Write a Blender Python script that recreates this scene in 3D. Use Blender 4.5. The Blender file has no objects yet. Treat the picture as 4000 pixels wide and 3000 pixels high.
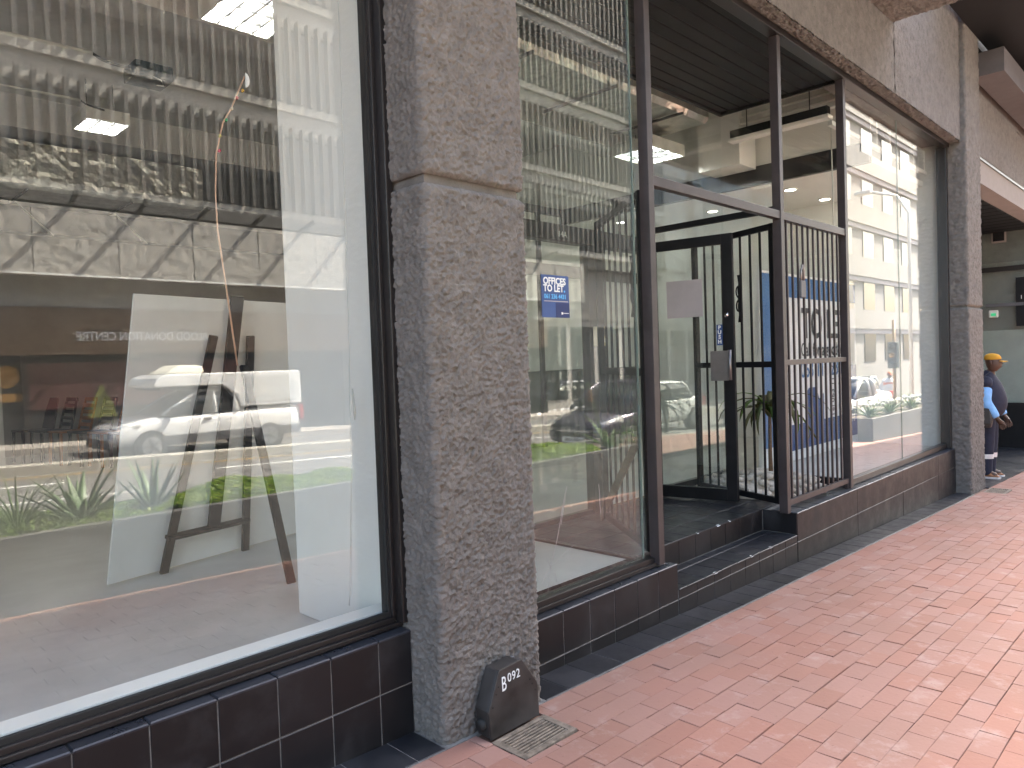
import bpy, bmesh, math, random
import numpy as np
from mathutils import Vector, Matrix, Euler, noise as mnoise

random.seed(7)
SC = bpy.context.scene
COL = SC.collection

# ---------------------------------------------------------------- camera
cam_d = bpy.data.cameras.new('camera')
cam_d.sensor_width = 36.0
cam_d.lens = 36.0 * 2850.0 / 4000.0
cam_d.clip_start = 0.05
cam_d.clip_end = 600.0
cam = bpy.data.objects.new('camera', cam_d)
COL.objects.link(cam)
def cam_matrix(yaw, pitch, roll, loc):
    cy, sy, cp, sp = math.cos(yaw), math.sin(yaw), math.cos(pitch), math.sin(pitch)
    fwd = Vector((sy*cp, cy*cp, sp)); right = Vector((cy, -sy, 0)); up = right.cross(fwd)
    cr, sr = math.cos(roll), math.sin(roll)
    r2 = right*cr + up*sr; u2 = -right*sr + up*cr
    m = Matrix((( r2.x, u2.x, -fwd.x, loc[0]), (r2.y, u2.y, -fwd.y, loc[1]), (r2.z, u2.z, -fwd.z, loc[2]), (0, 0, 0, 1)))
    return m
cam.matrix_world = cam_matrix(math.radians(45.45), math.radians(-1.73), math.radians(-2.018), (0.0, -2.3, 1.385))
SC.camera = cam

# ---------------------------------------------------------------- sky, sun, exposure
SUN = Vector((0.60, 0.25, 0.76)).normalized()
world = bpy.data.worlds.new('World'); SC.world = world; world.use_nodes = True
wn = world.node_tree.nodes; wl = world.node_tree.links
wn.clear()
sky = wn.new('ShaderNodeTexSky'); sky.sky_type = 'NISHITA'; sky.sun_disc = False
sky.sun_elevation = math.asin(SUN.z); sky.sun_rotation = math.atan2(SUN.x, SUN.y)
sky.dust_density = 4.5; sky.air_density = 1.0; sky.ozone_density = 0.6
bg = wn.new('ShaderNodeBackground'); bg.inputs['Strength'].default_value = 0.15
wo = wn.new('ShaderNodeOutputWorld')
wl.new(sky.outputs[0], bg.inputs[0]); wl.new(bg.outputs[0], wo.inputs[0])
sun_d = bpy.data.lights.new('sun', 'SUN'); sun_d.energy = 4.4; sun_d.angle = math.radians(0.5); sun_d.color = (1.0, 0.975, 0.94)
sun = bpy.data.objects.new('sun', sun_d); COL.objects.link(sun)
sun.rotation_euler = SUN.to_track_quat('Z', 'Y').to_euler(); sun.location = (10, 5, 30)
SC.view_settings.view_transform = 'Standard'; SC.view_settings.look = 'None'
SC.view_settings.exposure = 3.42; SC.view_settings.gamma = 1.0; SC.view_settings.use_white_balance = True; SC.view_settings.white_balance_temperature = 7100; SC.view_settings.white_balance_tint = 8; SC.view_settings.use_curve_mapping = False
SC.render.engine = 'CYCLES'
SC.cycles.use_denoising = True
try: SC.cycles.denoiser = 'OPENIMAGEDENOISE'
except Exception: pass
SC.cycles.max_bounces = 8; SC.cycles.diffuse_bounces = 5; SC.cycles.glossy_bounces = 4
SC.cycles.transmission_bounces = 4; SC.cycles.transparent_max_bounces = 24
SC.cycles.sample_clamp_indirect = 6.0
SC.cycles.caustics_reflective = False; SC.cycles.caustics_refractive = False

# ---------------------------------------------------------------- materials
MATS = {}
def nodes_of(name):
    m = bpy.data.materials.new(name); m.use_nodes = True
    nt = m.node_tree; nt.nodes.clear()
    return m, nt, nt.nodes, nt.links
def mat(name, col, rough=0.5, metal=0.0, var=0.12, scale=6.0, bump=0.0, bscale=40.0, col2=None, spec=0.5, streak=None, coat=0.0, rvar=0.0, emit=None, estr=0.0):
    """procedural surface: base colour broken up by two noises, optional bump"""
    if name in MATS: return MATS[name]
    m, nt, N, L = nodes_of(name)
    b = N.new('ShaderNodeBsdfPrincipled'); o = N.new('ShaderNodeOutputMaterial'); L.new(b.outputs[0], o.inputs[0])
    geo = N.new('ShaderNodeTexCoord')
    src = geo.outputs['Object']
    if streak:
        mp = N.new('ShaderNodeMapping'); mp.inputs['Scale'].default_value = streak; L.new(src, mp.inputs[0]); src = mp.outputs[0]
    n1 = N.new('ShaderNodeTexNoise'); n1.inputs['Scale'].default_value = scale; n1.inputs['Detail'].default_value = 5; n1.inputs['Roughness'].default_value = 0.65
    L.new(src, n1.inputs['Vector'])
    rp = N.new('ShaderNodeValToRGB')
    c = Vector(col[:3]); c2 = Vector(col2[:3]) if col2 else c*(1+var)
    c1 = c*(1-var) if not col2 else c
    rp.color_ramp.elements[0].position = 0.33; rp.color_ramp.elements[1].position = 0.67
    rp.color_ramp.elements[0].color = (*c1, 1); rp.color_ramp.elements[1].color = (*[min(1, v) for v in c2], 1)
    L.new(n1.outputs['Fac'], rp.inputs[0]); L.new(rp.outputs[0], b.inputs['Base Color'])
    b.inputs['Roughness'].default_value = rough; b.inputs['Metallic'].default_value = metal
    b.inputs['Specular IOR Level'].default_value = spec
    if coat: b.inputs['Coat Weight'].default_value = coat; b.inputs['Coat Roughness'].default_value = 0.05
    if rvar:
        mr = N.new('ShaderNodeMapRange'); mr.inputs['From Min'].default_value = 0.3; mr.inputs['From Max'].default_value = 0.7
        mr.inputs['To Min'].default_value = max(0.02, rough-rvar); mr.inputs['To Max'].default_value = min(1, rough+rvar)
        L.new(n1.outputs['Fac'], mr.inputs['Value']); L.new(mr.outputs[0], b.inputs['Roughness'])
    if bump:
        n2 = N.new('ShaderNodeTexNoise'); n2.inputs['Scale'].default_value = bscale; n2.inputs['Detail'].default_value = 4
        L.new(src, n2.inputs['Vector'])
        bp = N.new('ShaderNodeBump'); bp.inputs['Strength'].default_value = bump; bp.inputs['Distance'].default_value = 0.01
        L.new(n2.outputs['Fac'], bp.inputs['Height']); L.new(bp.outputs[0], b.inputs['Normal'])
    if emit:
        b.inputs['Emission Color'].default_value = (*emit, 1); b.inputs['Emission Strength'].default_value = estr
    MATS[name] = m
    return m

def glass_mat(name, tint=(0.982, 0.99, 0.985), r0=0.048, dirt=0.02):
    """clear window pane: mirror reflection by Schlick fresnel over see-through tinted glass, with faint dust"""
    if name in MATS: return MATS[name]
    m, nt, N, L = nodes_of(name)
    o = N.new('ShaderNodeOutputMaterial')
    tr = N.new('ShaderNodeBsdfTransparent'); tr.inputs[0].default_value = (*tint, 1)
    gl = N.new('ShaderNodeBsdfGlossy'); gl.inputs['Roughness'].default_value = 0.0; gl.inputs[0].default_value = (1, 1, 1, 1)
    lw = N.new('ShaderNodeLayerWeight'); lw.inputs[0].default_value = 0.5
    pw = N.new('ShaderNodeMath'); pw.operation = 'POWER'; pw.inputs[1].default_value = 5.0; L.new(lw.outputs['Facing'], pw.inputs[0])
    mr = N.new('ShaderNodeMapRange'); mr.inputs['To Min'].default_value = r0; mr.inputs['To Max'].default_value = 1.0; L.new(pw.outputs[0], mr.inputs['Value'])
    mx = N.new('ShaderNodeMixShader'); L.new(mr.outputs[0], mx.inputs[0]); L.new(tr.outputs[0], mx.inputs[1]); L.new(gl.outputs[0], mx.inputs[2])
    df = N.new('ShaderNodeBsdfDiffuse'); df.inputs[0].default_value = (0.55, 0.55, 0.52, 1)
    tc = N.new('ShaderNodeTexCoord'); nz = N.new('ShaderNodeTexNoise'); nz.inputs['Scale'].default_value = 3.0; nz.inputs['Detail'].default_value = 6
    L.new(tc.outputs['Object'], nz.inputs['Vector'])
    md = N.new('ShaderNodeMapRange'); md.inputs['From Min'].default_value = 0.45; md.inputs['From Max'].default_value = 0.8
    md.inputs['To Min'].default_value = dirt*0.3; md.inputs['To Max'].default_value = dirt*2
    L.new(nz.outputs['Fac'], md.inputs['Value'])
    m2 = N.new('ShaderNodeMixShader'); L.new(md.outputs[0], m2.inputs[0]); L.new(mx.outputs[0], m2.inputs[1]); L.new(df.outputs[0], m2.inputs[2])
    L.new(m2.outputs[0], o.inputs[0])
    MATS[name] = m
    return m

def brick_mat():
    m, nt, N, L = nodes_of('clay_paver')
    b = N.new('ShaderNodeBsdfPrincipled'); o = N.new('ShaderNodeOutputMaterial'); L.new(b.outputs[0], o.inputs[0])
    geo = N.new('ShaderNodeNewGeometry'); oi = N.new('ShaderNodeObjectInfo')
    ad = N.new('ShaderNodeMath'); ad.operation = 'ADD'; L.new(geo.outputs['Random Per Island'], ad.inputs[0]); L.new(oi.outputs['Random'], ad.inputs[1])
    fr = N.new('ShaderNodeMath'); fr.operation = 'FRACT'; L.new(ad.outputs[0], fr.inputs[0])
    rp = N.new('ShaderNodeValToRGB'); e = rp.color_ramp.elements
    e[0].position = 0.0; e[0].color = (0.270, 0.134, 0.103, 1); e[1].position = 1.0; e[1].color = (0.318, 0.178, 0.146, 1)
    k = e.new(0.35); k.color = (0.300, 0.150, 0.116, 1); k = e.new(0.7); k.color = (0.285, 0.158, 0.130, 1)
    L.new(fr.outputs[0], rp.inputs[0])
    # grime clouds and pale scuffs laid over the paving
    n1 = N.new('ShaderNodeTexNoise'); n1.inputs['Scale'].default_value = 1.3; n1.inputs['Detail'].default_value = 6; L.new(geo.outputs['Position'], n1.inputs['Vector'])
    r1 = N.new('ShaderNodeMapRange'); r1.inputs['From Min'].default_value = 0.42; r1.inputs['From Max'].default_value = 0.72; r1.inputs['To Max'].default_value = 0.6; L.new(n1.outputs['Fac'], r1.inputs['Value'])
    mx1 = N.new('ShaderNodeMixRGB'); mx1.inputs[2].default_value = (0.235, 0.135, 0.105, 1); L.new(r1.outputs[0], mx1.inputs[0]); L.new(rp.outputs[0], mx1.inputs[1])
    n2 = N.new('ShaderNodeTexNoise'); n2.inputs['Scale'].default_value = 5.5; n2.inputs['Detail'].default_value = 8; n2.inputs['Roughness'].default_value = 0.7; L.new(geo.outputs['Position'], n2.inputs['Vector'])
    r2 = N.new('ShaderNodeMapRange'); r2.inputs['From Min'].default_value = 0.55; r2.inputs['From Max'].default_value = 0.70; r2.inputs['To Max'].default_value = 0.5; L.new(n2.outputs['Fac'], r2.inputs['Value'])
    mx2 = N.new('ShaderNodeMixRGB'); mx2.inputs[2].default_value = (0.40, 0.305, 0.275, 1); L.new(r2.outputs[0], mx2.inputs[0]); L.new(mx1.outputs[0], mx2.inputs[1])
    n3 = N.new('ShaderNodeTexNoise'); n3.inputs['Scale'].default_value = 70; n3.inputs['Detail'].default_value = 3; L.new(geo.outputs['Position'], n3.inputs['Vector'])
    r3 = N.new('ShaderNodeMapRange'); r3.inputs['From Min'].default_value = 0.66; r3.inputs['From Max'].default_value = 0.78; r3.inputs['To Max'].default_value = 0.6; L.new(n3.outputs['Fac'], r3.inputs['Value'])
    mx3 = N.new('ShaderNodeMixRGB'); mx3.inputs[2].default_value = (0.16, 0.085, 0.07, 1); L.new(r3.outputs[0], mx3.inputs[0]); L.new(mx2.outputs[0], mx3.inputs[1])
    L.new(mx3.outputs[0], b.inputs['Base Color'])
    b.inputs['Roughness'].default_value = 0.78; b.inputs['Specular IOR Level'].default_value = 0.28
    bp = N.new('ShaderNodeBump'); bp.inputs['Strength'].default_value = 0.35; bp.inputs['Distance'].default_value = 0.004
    n4 = N.new('ShaderNodeTexNoise'); n4.inputs['Scale'].default_value = 45; n4.inputs['Detail'].default_value = 6; L.new(geo.outputs['Position'], n4.inputs['Vector'])
    L.new(n4.outputs['Fac'], bp.inputs['Height']); L.new(bp.outputs[0], b.inputs['Normal'])
    return m

def tile_mat(name, c1, c2, rough=0.3):
    m, nt, N, L = nodes_of(name)
    b = N.new('ShaderNodeBsdfPrincipled'); o = N.new('ShaderNodeOutputMaterial'); L.new(b.outputs[0], o.inputs[0])
    geo = N.new('ShaderNodeNewGeometry'); oi = N.new('ShaderNodeObjectInfo')
    rp = N.new('ShaderNodeValToRGB'); rp.color_ramp.elements[0].color = (*c1, 1); rp.color_ramp.elements[1].color = (*c2, 1); L.new(oi.outputs['Random'], rp.inputs[0])
    n1 = N.new('ShaderNodeTexNoise'); n1.inputs['Scale'].default_value = 4; n1.inputs['Detail'].default_value = 8; n1.inputs['Roughness'].default_value = 0.7; L.new(geo.outputs['Position'], n1.inputs['Vector'])
    r1 = N.new('ShaderNodeMapRange'); r1.inputs['From Min'].default_value = 0.5; r1.inputs['From Max'].default_value = 0.8; r1.inputs['To Max'].default_value = 0.45; L.new(n1.outputs['Fac'], r1.inputs['Value'])
    mx = N.new('ShaderNodeMixRGB'); mx.inputs[2].default_value = (0.06, 0.058, 0.064, 1); L.new(r1.outputs[0], mx.inputs[0]); L.new(rp.outputs[0], mx.inputs[1])
    L.new(mx.outputs[0], b.inputs['Base Color'])
    r2 = N.new('ShaderNodeMapRange'); r2.inputs['From Min'].default_value = 0.35; r2.inputs['From Max'].default_value = 0.75; r2.inputs['To Min'].default_value = rough-0.08; r2.inputs['To Max'].default_value = rough+0.25; L.new(n1.outputs['Fac'], r2.inputs['Value']); L.new(r2.outputs[0], b.inputs['Roughness'])
    b.inputs['Specular IOR Level'].default_value = 0.36
    n2 = N.new('ShaderNodeTexNoise'); n2.inputs['Scale'].default_value = 9; L.new(geo.outputs['Position'], n2.inputs['Vector'])
    bp = N.new('ShaderNodeBump'); bp.inputs['Strength'].default_value = 0.12; bp.inputs['Distance'].default_value = 0.01; L.new(n2.outputs['Fac'], bp.inputs['Height']); L.new(bp.outputs[0], b.inputs['Normal'])
    return m

M_brick = brick_mat()
M_tile = tile_mat('black_glazed_tile', (0.008, 0.0078, 0.0090), (0.0140, 0.0130, 0.0145), 0.36)
M_ctile = tile_mat('black_cap_tile_sheen', (0.022, 0.024, 0.031), (0.034, 0.036, 0.045), 0.30)  # black tile made paler and bluer: sky sheen on the ledge put into the colour
M_ftile = tile_mat('black_floor_tile', (0.013, 0.014, 0.018), (0.023, 0.024, 0.029), 0.36)
M_grout = mat('grout', (0.17, 0.165, 0.16), 0.9, var=0.35, scale=20)
M_mortar = mat('mortar', (0.17, 0.10, 0.075), 0.95, var=0.35, scale=30)
M_col = mat('roughcast_concrete', (0.142, 0.129, 0.119), 0.9, var=0.2, scale=11, bump=0.4, bscale=160)
M_lintel = mat('bush_hammered_concrete', (0.145, 0.134, 0.128), 0.92, var=0.22, scale=14, bump=0.9, bscale=70)
M_frame = mat('dark_bronze_metal', (0.016, 0.0135, 0.0135), 0.36, var=0.2, scale=3, spec=0.5)
M_steel = mat('painted_steel', (0.040, 0.032, 0.033), 0.42, var=0.25, scale=5)
M_black = mat('black_paint', (0.008, 0.008, 0.009), 0.5, var=0.3, scale=5, spec=0.25)
M_rubber = mat('black_gasket', (0.012, 0.012, 0.012), 0.7)
M_glass = glass_mat('window_glass')
M_glassg = glass_mat('green_edge_glass', (0.958, 0.980, 0.972), 0.05, 0.03)
M_gedge = mat('glass_edge', (0.16, 0.21, 0.185), 0.2)
M_white = mat('white_paint', (0.86, 0.85, 0.80), 0.6, var=0.03, scale=2)
M_wall = mat('cream_wall_paint', (0.80, 0.80, 0.76), 0.7, var=0.04, scale=1.5)
M_board = mat('white_board', (0.72, 0.73, 0.71), 0.45, var=0.03)
M_dwall = mat('dark_taupe_wall', (0.36, 0.345, 0.32), 0.8, var=0.12, scale=1.2)
M_ifloor = mat('concrete_screed', (0.50, 0.50, 0.475), 0.55, var=0.12, scale=2.2, bump=0.1, bscale=12, rvar=0.12)
M_ceil = mat('ceiling_concrete', (0.52, 0.51, 0.485), 0.85, var=0.10, scale=3, bump=0.3, bscale=25)
M_soffit = mat('black_soffit_board', (0.006, 0.006, 0.007), 0.55, var=0.25, scale=4, spec=0.25)
M_foil = mat('crinkled_foil', (0.62, 0.61, 0.56), 0.28, metal=0.9, var=0.2, scale=9, bump=1.0, bscale=18)
M_lampw = mat('lamp_housing', (0.62, 0.62, 0.58), 0.5)
M_easel = mat('black_easel_wood', (0.003, 0.0033, 0.004), 0.55, spec=0.25)
M_blue = mat('sign_blue', (0.035, 0.14, 0.34), 0.4, var=0.1)
M_navy = mat('sticker_navy', (0.030, 0.075, 0.22), 0.35, var=0.12)
M_signw = mat('sign_white', (0.78, 0.80, 0.80), 0.45, var=0.02)
M_cyan = mat('letter_cyan', (0.12, 0.45, 0.80), 0.5, var=0.02)
M_dkgrey = mat('letter_grey', (0.045, 0.045, 0.048), 0.5)
M_pebble = mat('white_pebble', (0.55, 0.50, 0.43), 0.8, var=0.3, scale=7, bump=0.3, bscale=30)
M_asphalt = mat('asphalt', (0.13, 0.125, 0.12), 0.85, var=0.22, scale=2.5, bump=0.4, bscale=90)
M_kerb = mat('concrete_kerb', (0.36, 0.34, 0.30), 0.85, var=0.2, scale=5, bump=0.3)
M_paint = mat('road_paint', (0.72, 0.72, 0.70), 0.6, var=0.15, scale=10)
M_yellow = mat('road_paint_yellow', (0.36, 0.22, 0.05), 0.6, var=0.15, scale=10)
M_oppave = mat('opposite_paving', (0.33, 0.30, 0.27), 0.85, var=0.2, scale=3)
M_rawcon = mat('board_marked_concrete', (0.34, 0.325, 0.295), 0.9, var=0.15, scale=3, bump=1.0, bscale=14, streak=(0.5, 1, 5))
M_fin = mat('facade_fin', (0.04, 0.038, 0.036), 0.7, var=0.2)
M_finback = mat('spandrel_grey', (0.20, 0.195, 0.18), 0.8, var=0.12)
M_wood = mat('timber_cladding', (0.13, 0.08, 0.048), 0.6, var=0.3, scale=4, streak=(0.6, 1, 18))
M_dglass = mat('dark_shop_glass', (0.02, 0.022, 0.024), 0.06, var=0.3, spec=0.6)
M_red = mat('donation_red', (0.055, 0.014, 0.012), 0.6, var=0.15)
M_cream = mat('cream_panels', (0.165, 0.158, 0.148), 0.75, var=0.06, scale=0.6)
M_carwhite = mat('white_car_paint', (0.78, 0.79, 0.79), 0.3, var=0.02, coat=0.8)
M_cardark = mat('dark_car_paint', (0.085, 0.078, 0.105), 0.32, var=0.08, metal=0.6, coat=1.0)
M_carglass = mat('car_window', (0.025, 0.032, 0.034), 0.05, var=0.1, spec=0.7)
M_plastic = mat('grey_plastic', (0.10, 0.10, 0.105), 0.55)
M_tyre = mat('tyre_rubber', (0.016, 0.016, 0.017), 0.8)
M_rim = mat('wheel_rim', (0.5, 0.5, 0.52), 0.35, metal=0.7)
M_chrome = mat('chrome', (0.7, 0.7, 0.72), 0.12, metal=1.0, var=0.02)
M_tail = mat('tail_light', (0.45, 0.02, 0.015), 0.2)
M_lens = mat('head_light', (0.6, 0.62, 0.62), 0.1, metal=0.4)
M_planter = mat('grey_planter', (0.115, 0.11, 0.105), 0.75, var=0.18, scale=4, bump=0.2)
M_soil = mat('soil', (0.07, 0.048, 0.032), 0.95, var=0.4, scale=20)
M_aloe = mat('aloe_leaf', (0.115, 0.185, 0.085), 0.45, var=0.3, scale=7)
M_strap = mat('strap_leaf', (0.075, 0.16, 0.035), 0.5, var=0.35, scale=8)
M_hedge = mat('hedge_leaf', (0.15, 0.25, 0.035), 0.55, var=0.5, scale=9)
def leaf_mat(name, c1, c2):
    m, nt, N, L = nodes_of(name); o = N.new('ShaderNodeOutputMaterial'); g = N.new('ShaderNodeNewGeometry')
    rp = N.new('ShaderNodeValToRGB'); rp.color_ramp.elements[0].color = (*c1, 1); rp.color_ramp.elements[1].color = (*c2, 1); L.new(g.outputs['Random Per Island'], rp.inputs[0])
    d = N.new('ShaderNodeBsdfPrincipled'); d.inputs['Roughness'].default_value = 0.5; t = N.new('ShaderNodeBsdfTranslucent'); mx = N.new('ShaderNodeMixShader'); mx.inputs[0].default_value = 0.45
    L.new(rp.outputs[0], d.inputs['Base Color']); L.new(rp.outputs[0], t.inputs[0]); L.new(d.outputs[0], mx.inputs[1]); L.new(t.outputs[0], mx.inputs[2]); L.new(mx.outputs[0], o.inputs[0]); return m
M_hedge = leaf_mat('hedge_leaves', (0.10, 0.22, 0.02), (0.36, 0.46, 0.06))
M_strap = leaf_mat('strap_leaves', (0.07, 0.17, 0.03), (0.16, 0.28, 0.06))
M_flower = mat('aloe_flower', (0.45, 0.16, 0.05), 0.6, var=0.3)
M_wflower = mat('white_flower', (0.75, 0.74, 0.68), 0.6)
M_skin = mat('skin', (0.075, 0.035, 0.022), 0.5)
M_navycl = mat('navy_cloth', (0.016, 0.018, 0.036), 0.85, var=0.2, scale=12, bump=0.4, bscale=18)
M_skycl = mat('light_blue_cloth', (0.20, 0.42, 0.74), 0.85, var=0.12, scale=10, bump=0.6, bscale=16)
M_capcl = mat('mustard_cap', (0.55, 0.27, 0.025), 0.85, var=0.1)
M_leather = mat('dark_leather', (0.040, 0.032, 0.030), 0.5, var=0.3)
M_reflect = mat('reflective_band', (0.75, 0.70, 0.68), 0.5)
M_shoe = mat('tan_shoe', (0.28, 0.12, 0.05), 0.6)
M_orange = mat('orange_vest', (0.70, 0.16, 0.04), 0.8)
M_bait = mat('bait_box_black', (0.030, 0.027, 0.026), 0.5, var=0.5, scale=9, rvar=0.15)
M_iron = mat('rusty_iron', (0.17, 0.135, 0.105), 0.75, var=0.5, scale=22, bump=0.5)
M_plantdry = mat('dry_leaf', (0.10, 0.085, 0.03), 0.7, var=0.5, scale=6, col2=(0.05, 0.075, 0.018))
M_paper = mat('grey_notice_paper', (0.42, 0.39, 0.39), 0.7, var=0.04)
M_intercom = mat('cream_plastic', (0.62, 0.54, 0.33), 0.5)
M_beige = mat('beige_render', (0.24, 0.215, 0.205), 0.8, var=0.06)
M_steelbr = mat('brushed_steel', (0.30, 0.28, 0.28), 0.3, metal=0.8)
M_orangech = mat('orange_plastic', (0.36, 0.13, 0.03), 0.45)
M_purplech = mat('plum_plastic', (0.045, 0.02, 0.028), 0.45)
M_copper = mat('copper_wire', (0.55, 0.33, 0.22), 0.4)
M_cable = mat('black_cable', (0.02, 0.02, 0.02), 0.6)
M_conduit = mat('white_conduit', (0.55, 0.55, 0.50), 0.6)
M_boxgreen = mat('junction_box_green', (0.008, 0.026, 0.032), 0.5)
M_lightpanel = mat('lit_louvre', (0.30, 0.27, 0.20), 0.4, emit=(1.0, 0.95, 0.80), estr=0.02)
M_tube = mat('lit_tube', (0.8, 0.8, 0.76), 0.3, emit=(0.90, 0.95, 1.0), estr=24.0)
M_gold = mat('gold_reflector', (0.55, 0.48, 0.30), 0.3, metal=0.8, var=0.35, scale=14)
M_downlight = mat('lit_downlight', (0.8, 0.78, 0.7), 0.3, emit=(0.95, 0.94, 0.90), estr=1.6)
M_green_sig = mat('green_exit_light', (0.02, 0.3, 0.12), 0.4, emit=(0.05, 0.8, 0.35), estr=0.05)
M_amber = mat('amber_decal', (0.20, 0.10, 0.015), 0.5)
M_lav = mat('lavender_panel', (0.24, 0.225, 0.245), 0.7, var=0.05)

# ---------------------------------------------------------------- mesh helpers
class MB:
    def __init__(s): s.v = []; s.f = []
    def box(s, a, b):
        x0, y0, z0 = [min(p, q) for p, q in zip(a, b)]; x1, y1, z1 = [max(p, q) for p, q in zip(a, b)]
        i = len(s.v)
        s.v += [(x0,y0,z0),(x1,y0,z0),(x1,y1,z0),(x0,y1,z0),(x0,y0,z1),(x1,y0,z1),(x1,y1,z1),(x0,y1,z1)]
        s.f += [(i,i+3,i+2,i+1),(i+4,i+5,i+6,i+7),(i,i+1,i+5,i+4),(i+1,i+2,i+6,i+5),(i+2,i+3,i+7,i+6),(i+3,i,i+4,i+7)]
        return s
    def bar(s, p, q, w, h, up=(0, 0, 1)):
        """square-section bar from p to q"""
        p = Vector(p); q = Vector(q); d = (q-p).normalized(); u = Vector(up)
        if abs(d.dot(u)) > 0.95: u = Vector((1, 0, 0))
        a = d.cross(u).normalized()*w/2; b = a.cross(d).normalized()*h/2
        i = len(s.v)
        for c in (p, q):
            for m, n in ((-1,-1),(1,-1),(1,1),(-1,1)): s.v.append(tuple(c+a*m+b*n))
        s.f += [(i,i+1,i+2,i+3),(i+7,i+6,i+5,i+4),(i,i+4,i+5,i+1),(i+1,i+5,i+6,i+2),(i+2,i+6,i+7,i+3),(i+3,i+7,i+4,i)]
        return s
    def tube(s, pts, r, n=8, cap=True):
        """swept round tube; r a number or one radius per point"""
        pts = [Vector(p) for p in pts]; rs = r if isinstance(r, (list, tuple)) else [r]*len(pts)
        base = len(s.v); ref = None
        for k, p in enumerate(pts):
            d = (pts[min(k+1, len(pts)-1)] - pts[max(k-1, 0)]).normalized()
            if ref is None:
                ref = Vector((0,0,1)) if abs(d.z) < 0.9 else Vector((1,0,0))
            a = d.cross(ref).normalized(); b = d.cross(a).normalized(); ref = -b if False else a.cross(d)
            for j in range(n):
                t = 2*math.pi*j/n; s.v.append(tuple(p + (a*math.cos(t)+b*math.sin(t))*rs[k]))
        for k in range(len(pts)-1):
            for j in range(n):
                i0 = base+k*n+j; i1 = base+k*n+(j+1)%n
                s.f.append((i0, i1, i1+n, i0+n))
        if cap:
            s.f.append(tuple(base+j for j in range(n))[::-1]); s.f.append(tuple(base+(len(pts)-1)*n+j for j in range(n)))
        return s
    def loft(s, rings, cap=True):
        n = len(rings[0]); base = len(s.v)
        for r in rings: s.v += [tuple(p) for p in r]
        for k in range(len(rings)-1):
            for j in range(n):
                i0 = base+k*n+j; i1 = base+k*n+(j+1)%n
                s.f.append((i0, i1, i1+n, i0+n))
        if cap:
            s.f.append(tuple(base+j for j in range(n))[::-1]); s.f.append(tuple(base+(len(rings)-1)*n+j for j in range(n)))
        return s
    def prism(s, poly, vec):
        v = Vector(vec); return s.loft([[Vector(p) for p in poly], [Vector(p)+v for p in poly]])
    def mesh(s, name):
        me = bpy.data.meshes.new(name); me.from_pydata(s.v, [], s.f); me.update()
        bm = bmesh.new(); bm.from_mesh(me); bmesh.ops.recalc_face_normals(bm, faces=bm.faces); bm.to_mesh(me); bm.free()
        return me
    def build(s, name, m, parent=None, smooth=False, bevel=0.0, sub=0, local=False, seg=2):
        if parent is not None and not local:
            o = wloc(parent); s.v = [(x-o.x, y-o.y, z-o.z) for x, y, z in s.v]
        me = s.mesh(name); return link(name, me, m, parent, smooth, bevel, sub, seg)
def wloc(o):
    t = Vector((0, 0, 0))
    while o is not None: t += Vector(o.location); o = o.parent
    return t
def link(name, me, m, parent=None, smooth=False, bevel=0.0, sub=0, seg=2):
    if m is not None and not me.materials: me.materials.append(m)
    if smooth:
        for p in me.polygons: p.use_smooth = True
    o = bpy.data.objects.new(name, me); COL.objects.link(o); o.parent = parent
    if bevel:
        b = o.modifiers.new('bevel', 'BEVEL'); b.width = bevel; b.segments = seg; b.limit_method = 'ANGLE'; b.angle_limit = math.radians(40)
    if sub:
        u = o.modifiers.new('sub', 'SUBSURF'); u.levels = sub; u.render_levels = sub
    return o
def thing(name, label, cat, loc=(0, 0, 0), rz=0.0, group=None):
    o = bpy.data.objects.new(name, None); COL.objects.link(o); o.location = loc; o.rotation_euler = (0, 0, rz)
    o['label'] = label; o['category'] = cat
    if group: o['group'] = group
    return o
def tag(o, label, cat, group=None):
    o['label'] = label; o['category'] = cat
    if group: o['group'] = group
    return o
def struct(o, label=None):
    o['kind'] = 'structure'
    if label: o['label'] = label
    return o
def stuff(o, label=None):
    o['kind'] = 'stuff'
    if label: o['label'] = label
    return o
def B(name, a, b, m, parent=None, bevel=0.0, smooth=False):
    return MB().box(a, b).build(name, m, parent, bevel=bevel, smooth=smooth)
def copy_tree(o, parent=None):
    c = o.copy(); COL.objects.link(c); c.parent = parent
    for ch in list(o.children): copy_tree(ch, c)
    return c
def ground(x): return -0.0345*x
SLOPE = math.atan(0.0345)

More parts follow.
